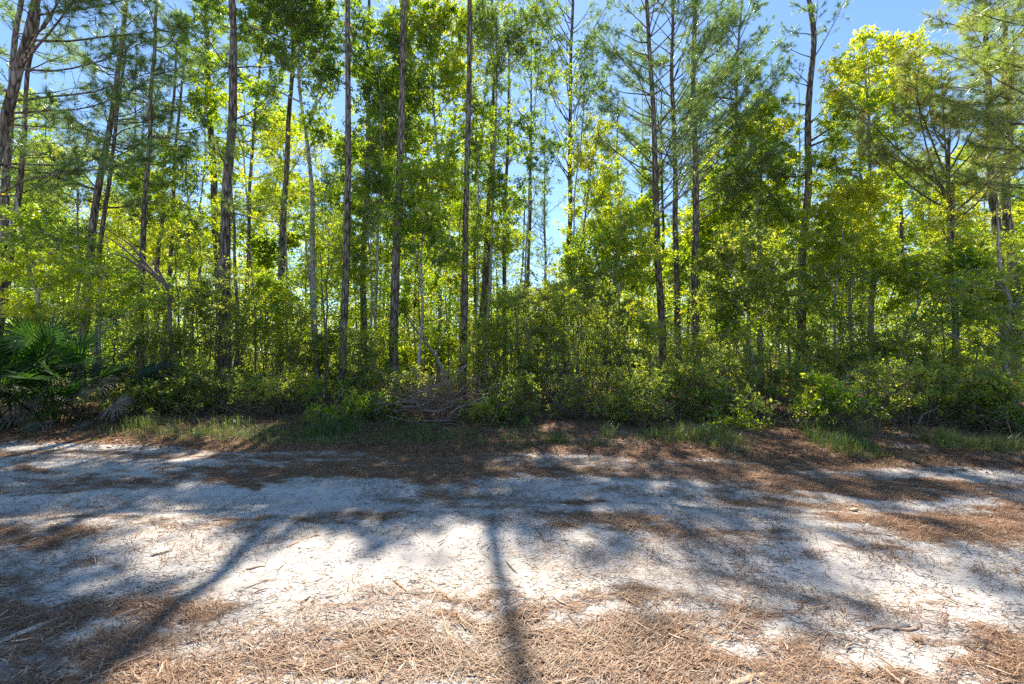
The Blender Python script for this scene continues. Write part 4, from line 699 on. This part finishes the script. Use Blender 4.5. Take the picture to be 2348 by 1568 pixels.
# ---------------------------------------------------------------- straw, chips and sticks on the sand
def scatter(n, y0=1.75, y1=7.6, pw=1.7):
    y = y0 + (y1 - y0) * R.rand(n) ** pw; x = R.uniform(-1.32, 1.32, n) * (y + .3); return x, y
def straw(n, thr, L0, L1, w0, name, label, pw=1.5, zt=.02):
    x, y = scatter(n, pw=pw); l = litter(x, y) + .45 * vnoise(x, y, 6, 33) + .3 * vnoise(x, y, 19, 3); k = R.rand(n) < np.clip((l - thr) * .9, .02 + .36 * np.maximum(0, vnoise(x * .5, y, 2.6, 44) + .12), 1); x, y = x[k], y[k]; N = len(x)
    th = R.uniform(-PI, PI, N) * R.choice([.35, 1], N); L = R.uniform(L0, L1, N)
    d = np.stack([np.cos(th), np.sin(th), R.uniform(-.04, .12, N)], -1); s = np.stack([-np.sin(th), np.cos(th), 0 * th], -1); W = (w0 * R.uniform(.6, 1.4, N) * (.6 + y / 6))[:, None]
    p = np.stack([x, y, hgt(x, y) + .003 + R.rand(N) * zt], -1); b_ = s * (L * R.uniform(-.09, .09, N))[:, None]
    a = p - d * L[:, None] / 2; c = p + d * L[:, None] / 2; m_ = p + b_
    a[:, 2] = hgt(a[:, 0], a[:, 1]) + .003 + R.rand(N) * zt; c[:, 2] = hgt(c[:, 0], c[:, 1]) + .004 + R.rand(N) * zt * 1.5
    V = np.zeros((N, 6, 3)); V[:, 0] = a - s * W * .5; V[:, 1] = a + s * W * .5; V[:, 2] = m_ + s * W * .5; V[:, 3] = m_ - s * W * .5; V[:, 4] = c + s * W * .35; V[:, 5] = c - s * W * .35
    b = np.arange(N)[:, None] * 6; mb = MB(); mb.add(V.reshape(-1, 3), [b + [[0, 1, 2, 3]], b + [[3, 2, 4, 5]]], np.repeat(np.clip(.45 + R.randn(N) * .22, 0, 1), 6))
    o = mb.build(name, M['litter']); tag(o, label, 'pine straw', kind='stuff')
straw(300000, .34, .05, .16, .0028, 'pine_straw', 'rusty brown pine needles lying in drifts on the white sand')
def chips(mb, p, th, L, W, H, tint, tiltz=None):
    N = len(p); d = np.stack([np.cos(th), np.sin(th), np.zeros(N) if tiltz is None else tiltz], -1); s = np.stack([-np.sin(th), np.cos(th), 0 * th], -1); z = np.array([0, 0, 1.])
    L, W, H = L[:, None], W[:, None], H[:, None]; V = np.zeros((N, 12, 3)); bend = s * L * R.uniform(-.10, .10, (N, 1))
    for j, (u, f) in enumerate(((-.5, R.uniform(.15, .8, (N, 1))), (0, 1), (.5, R.uniform(.1, .7, (N, 1))))):
        c = p + d * L * u + (bend if j == 1 else 0)
        V[:, 4 * j] = c - s * W * .5 * f; V[:, 4 * j + 1] = c + s * W * .5 * f; V[:, 4 * j + 2] = c + s * W * .38 * f + z * H * (.4 + .6 * f); V[:, 4 * j + 3] = c - s * W * .38 * f + z * H * (.4 + .6 * f)
    b = np.arange(N)[:, None] * 12; F = []
    for j in (0, 4): F += [b + [[j + q, j + (q + 1) % 4, j + 4 + (q + 1) % 4, j + 4 + q]] for q in range(4)]
    F += [b + [[3, 2, 1, 0]], b + [[8, 9, 10, 11]]]
    mb.add(V.reshape(-1, 3), F, np.repeat(tint, 12))
n = 44000; x, y = scatter(n, 1.75, 6.5, 1.9); l = litter(x, y) + .4 * vnoise(x, y, 5, 63); px, py = TOPX(x, y); k = R.rand(n) < np.clip((l - .5) * 1.1, .012, .8) * np.clip((py - 1000) / 420, .15, 1); x, y = x[k], y[k]; N = len(x)
th = R.uniform(-PI, PI, N); L = R.uniform(.02, .10, N) * np.where(R.rand(N) < .15, 1.9, 1); H = R.uniform(.002, .006, N); W = np.clip(L * R.uniform(.05, .18, N), .003, .014)
mb = MB(); chips(mb, np.stack([x, y, hgt(x, y) + R.rand(N) * .016], -1), th, L, W, H, np.clip(.62 + R.randn(N) * .26, 0, 1), R.uniform(-.12, .15, N))
o = mb.build('wood_chips', M['chip']); tag(o, 'splintered pale wood chips strewn over the near edge of the road', 'wood chips', kind='stuff')
n = 120000; x, y = scatter(n, 1.8, 7.2, 1.3); k = R.rand(n) < np.clip(.3 + 1.2 * vnoise(x, y, 3, 91) + .9 * vnoise(x, y, 11, 17), .06, 1); x, y = x[k], y[k]; N = len(x); th = R.uniform(-PI, PI, N) * R.choice([.4, 1], N); L = R.uniform(.008, .04, N) * np.where(R.rand(N) < .12, 2.4, 1)
mb = MB(); chips(mb, np.stack([x, y, hgt(x, y)], -1), th, L, np.clip(L * R.uniform(.05, .16, N), .0018, .006), R.uniform(.001, .003, N), np.clip(.3 + R.randn(N) * .15, 0, 1))
o = mb.build('debris', M['greychip']); tag(o, 'fine dark bits of bark and twig sprinkled on the sand', 'debris', kind='stuff')

STK = [  # label, photo x, y, end x, end y, width m, height m, material, tint, kind
('short stout grey bark piece lying in the shade of the long pine shadow',345,1267,395,1258,.028,.018,'greychip',.55),
('small brown bark sliver on the bright sand beside the shadow edge',562,1290,610,1286,.018,.01,'chip',.45),
('long light splinter at the top of the brightest sand',658,1250,728,1222,.03,.012,'chip',.7),
('thin dark straight stick on bright sand under the light splinter',560,1348,618,1325,.010,.008,'greychip',.3),
('long grey weathered slab in the shaded corner of the road',-10,1480,142,1418,.05,.018,'greychip',.8),
('flat brown slab lying on straw above the weathered grey slab',85,1402,160,1382,.03,.012,'chip',.4),
('broad orange bark chip at the foot of the sunny straw',520,1578,552,1540,.045,.01,'chip',.62),
('pale broad bark flake in sunlit straw',148,1512,182,1528,.05,.012,'chip',.8),
('curved tan stick on the sand between the straw drifts',900,1455,952,1484,.018,.012,'chip',.7),
('large split shard lying beside the base of the straight trunk shadow',1018,1440,1062,1512,.026,.014,'chip',.78),
('thin branch leaning away from the large split shard',1050,1455,1098,1508,.012,.008,'greychip',.6),
('dark thick stick end with a purple shade near the bottom of the road',1352,1462,1400,1445,.022,.016,'greychip',.2),
('long arching stick running through bottom litter towards the dark stick',1300,1410,1368,1466,.012,.01,'greychip',.65),
('crooked stick leaving the dark stick downwards',1368,1470,1392,1512,.014,.01,'chip',.5),
('dark twig lying alone on blue shaded sand',1222,1212,1248,1246,.012,.008,'greychip',.15),
('dark twig crossing the shadowed sand right of the trunk shadow',1160,1280,1188,1312,.012,.008,'greychip',.2),
('twisted brown root piece in the middle of bright sand',902,1336,932,1362,.02,.014,'chip',.45),
('upright little stub of wood poking from the brown litter tongue',1072,1118,1082,1098,.018,.03,'chip',.5),
('long thin stick on the far half of the sand',1555,1150,1592,1160,.012,.008,'greychip',.35),
('long dark stick pointing to the verge on the sunlit strip',2060,1130,2110,1146,.012,.008,'greychip',.2),
('pale wedge of broken wood in the bottom corner litter',1668,1575,1760,1540,.03,.015,'chip',.8),
('two-toned knotted bark piece in straw',2045,1430,2085,1418,.035,.02,'greychip',.6),
('light straight lath lying across bottom litter',1905,1520,1990,1570,.02,.01,'chip',.75),
('splintered bright piece among bottom chips',1990,1432,2110,1420,.02,.012,'chip',.8),
('crumpled brown lump on the near straw',2090,1452,2118,1462,.045,.028,'chip',.3),
('small tan fungus-like lump on sunlit sand',1950,1155,1966,1150,.05,.03,'chip',.9),
('long slim stick along the sunny slope of the wheel track',1830,1340,1905,1375,.010,.007,'greychip',.4),
('stout brown stick at the middle of the bottom edge',1250,1560,1330,1535,.022,.014,'chip',.55),
('bent pale twig close to the bottom edge',740,1560,805,1530,.016,.01,'chip',.75),
('straight brown rod lying in straw towards the palmetto side',300,1455,360,1410,.013,.009,'chip',.45)]
for lb, x0, y0, x1, y1, wd_, hh, mt, tn in STK:
    a = G(x0, y0); b = G(x1, y1); t = np.linspace(0, 1, 7); q = a[None] * (1 - t[:, None]) + b[None] * t[:, None]; nv = np.array([-(b - a)[1], (b - a)[0]]); q += nv * (np.sin(t * PI * R.choice([1, 2])) * R.uniform(-.07, .07))[:, None]
    zz = hgt(q[:, 0], q[:, 1]); zz = np.linspace(zz[0], zz[-1], 7) * .5 + zz * .5 + hh * .42
    mb = MB(); n_ = 8; ang = np.arange(n_) * 2 * PI / n_; dv = (b - a) / np.linalg.norm(b - a); sv = np.array([-dv[1], dv[0]]); V = []
    for j in range(7):
        f = (.3, .85, 1, .95, 1, .75, .25)[j] * R.uniform(.85, 1.1)
        for k_ in range(n_):
            rr = f * (1 + R.uniform(-.18, .18)); V.append([q[j, 0] + sv[0] * math.cos(ang[k_]) * wd_ * .5 * rr, q[j, 1] + sv[1] * math.cos(ang[k_]) * wd_ * .5 * rr, zz[j] + math.sin(ang[k_]) * hh * .5 * rr])
    F = [[j * n_ + k_, j * n_ + (k_ + 1) % n_, (j + 1) * n_ + (k_ + 1) % n_, (j + 1) * n_ + k_] for j in range(6) for k_ in range(n_)]
    mb.add(np.array(V), [np.array(F), np.array([list(range(n_))[::-1]]), np.array([list(range(6 * n_, 7 * n_))])], np.clip(tn + R.randn(len(V)) * .08, 0, 1))
    nm = 'bark_piece' if wd_ >= .026 else 'stick'
    o = mb.build(nm, M[mt]); tag(o, lb, 'bark piece' if nm == 'bark_piece' else 'stick', 'sticks and bark pieces on the road')
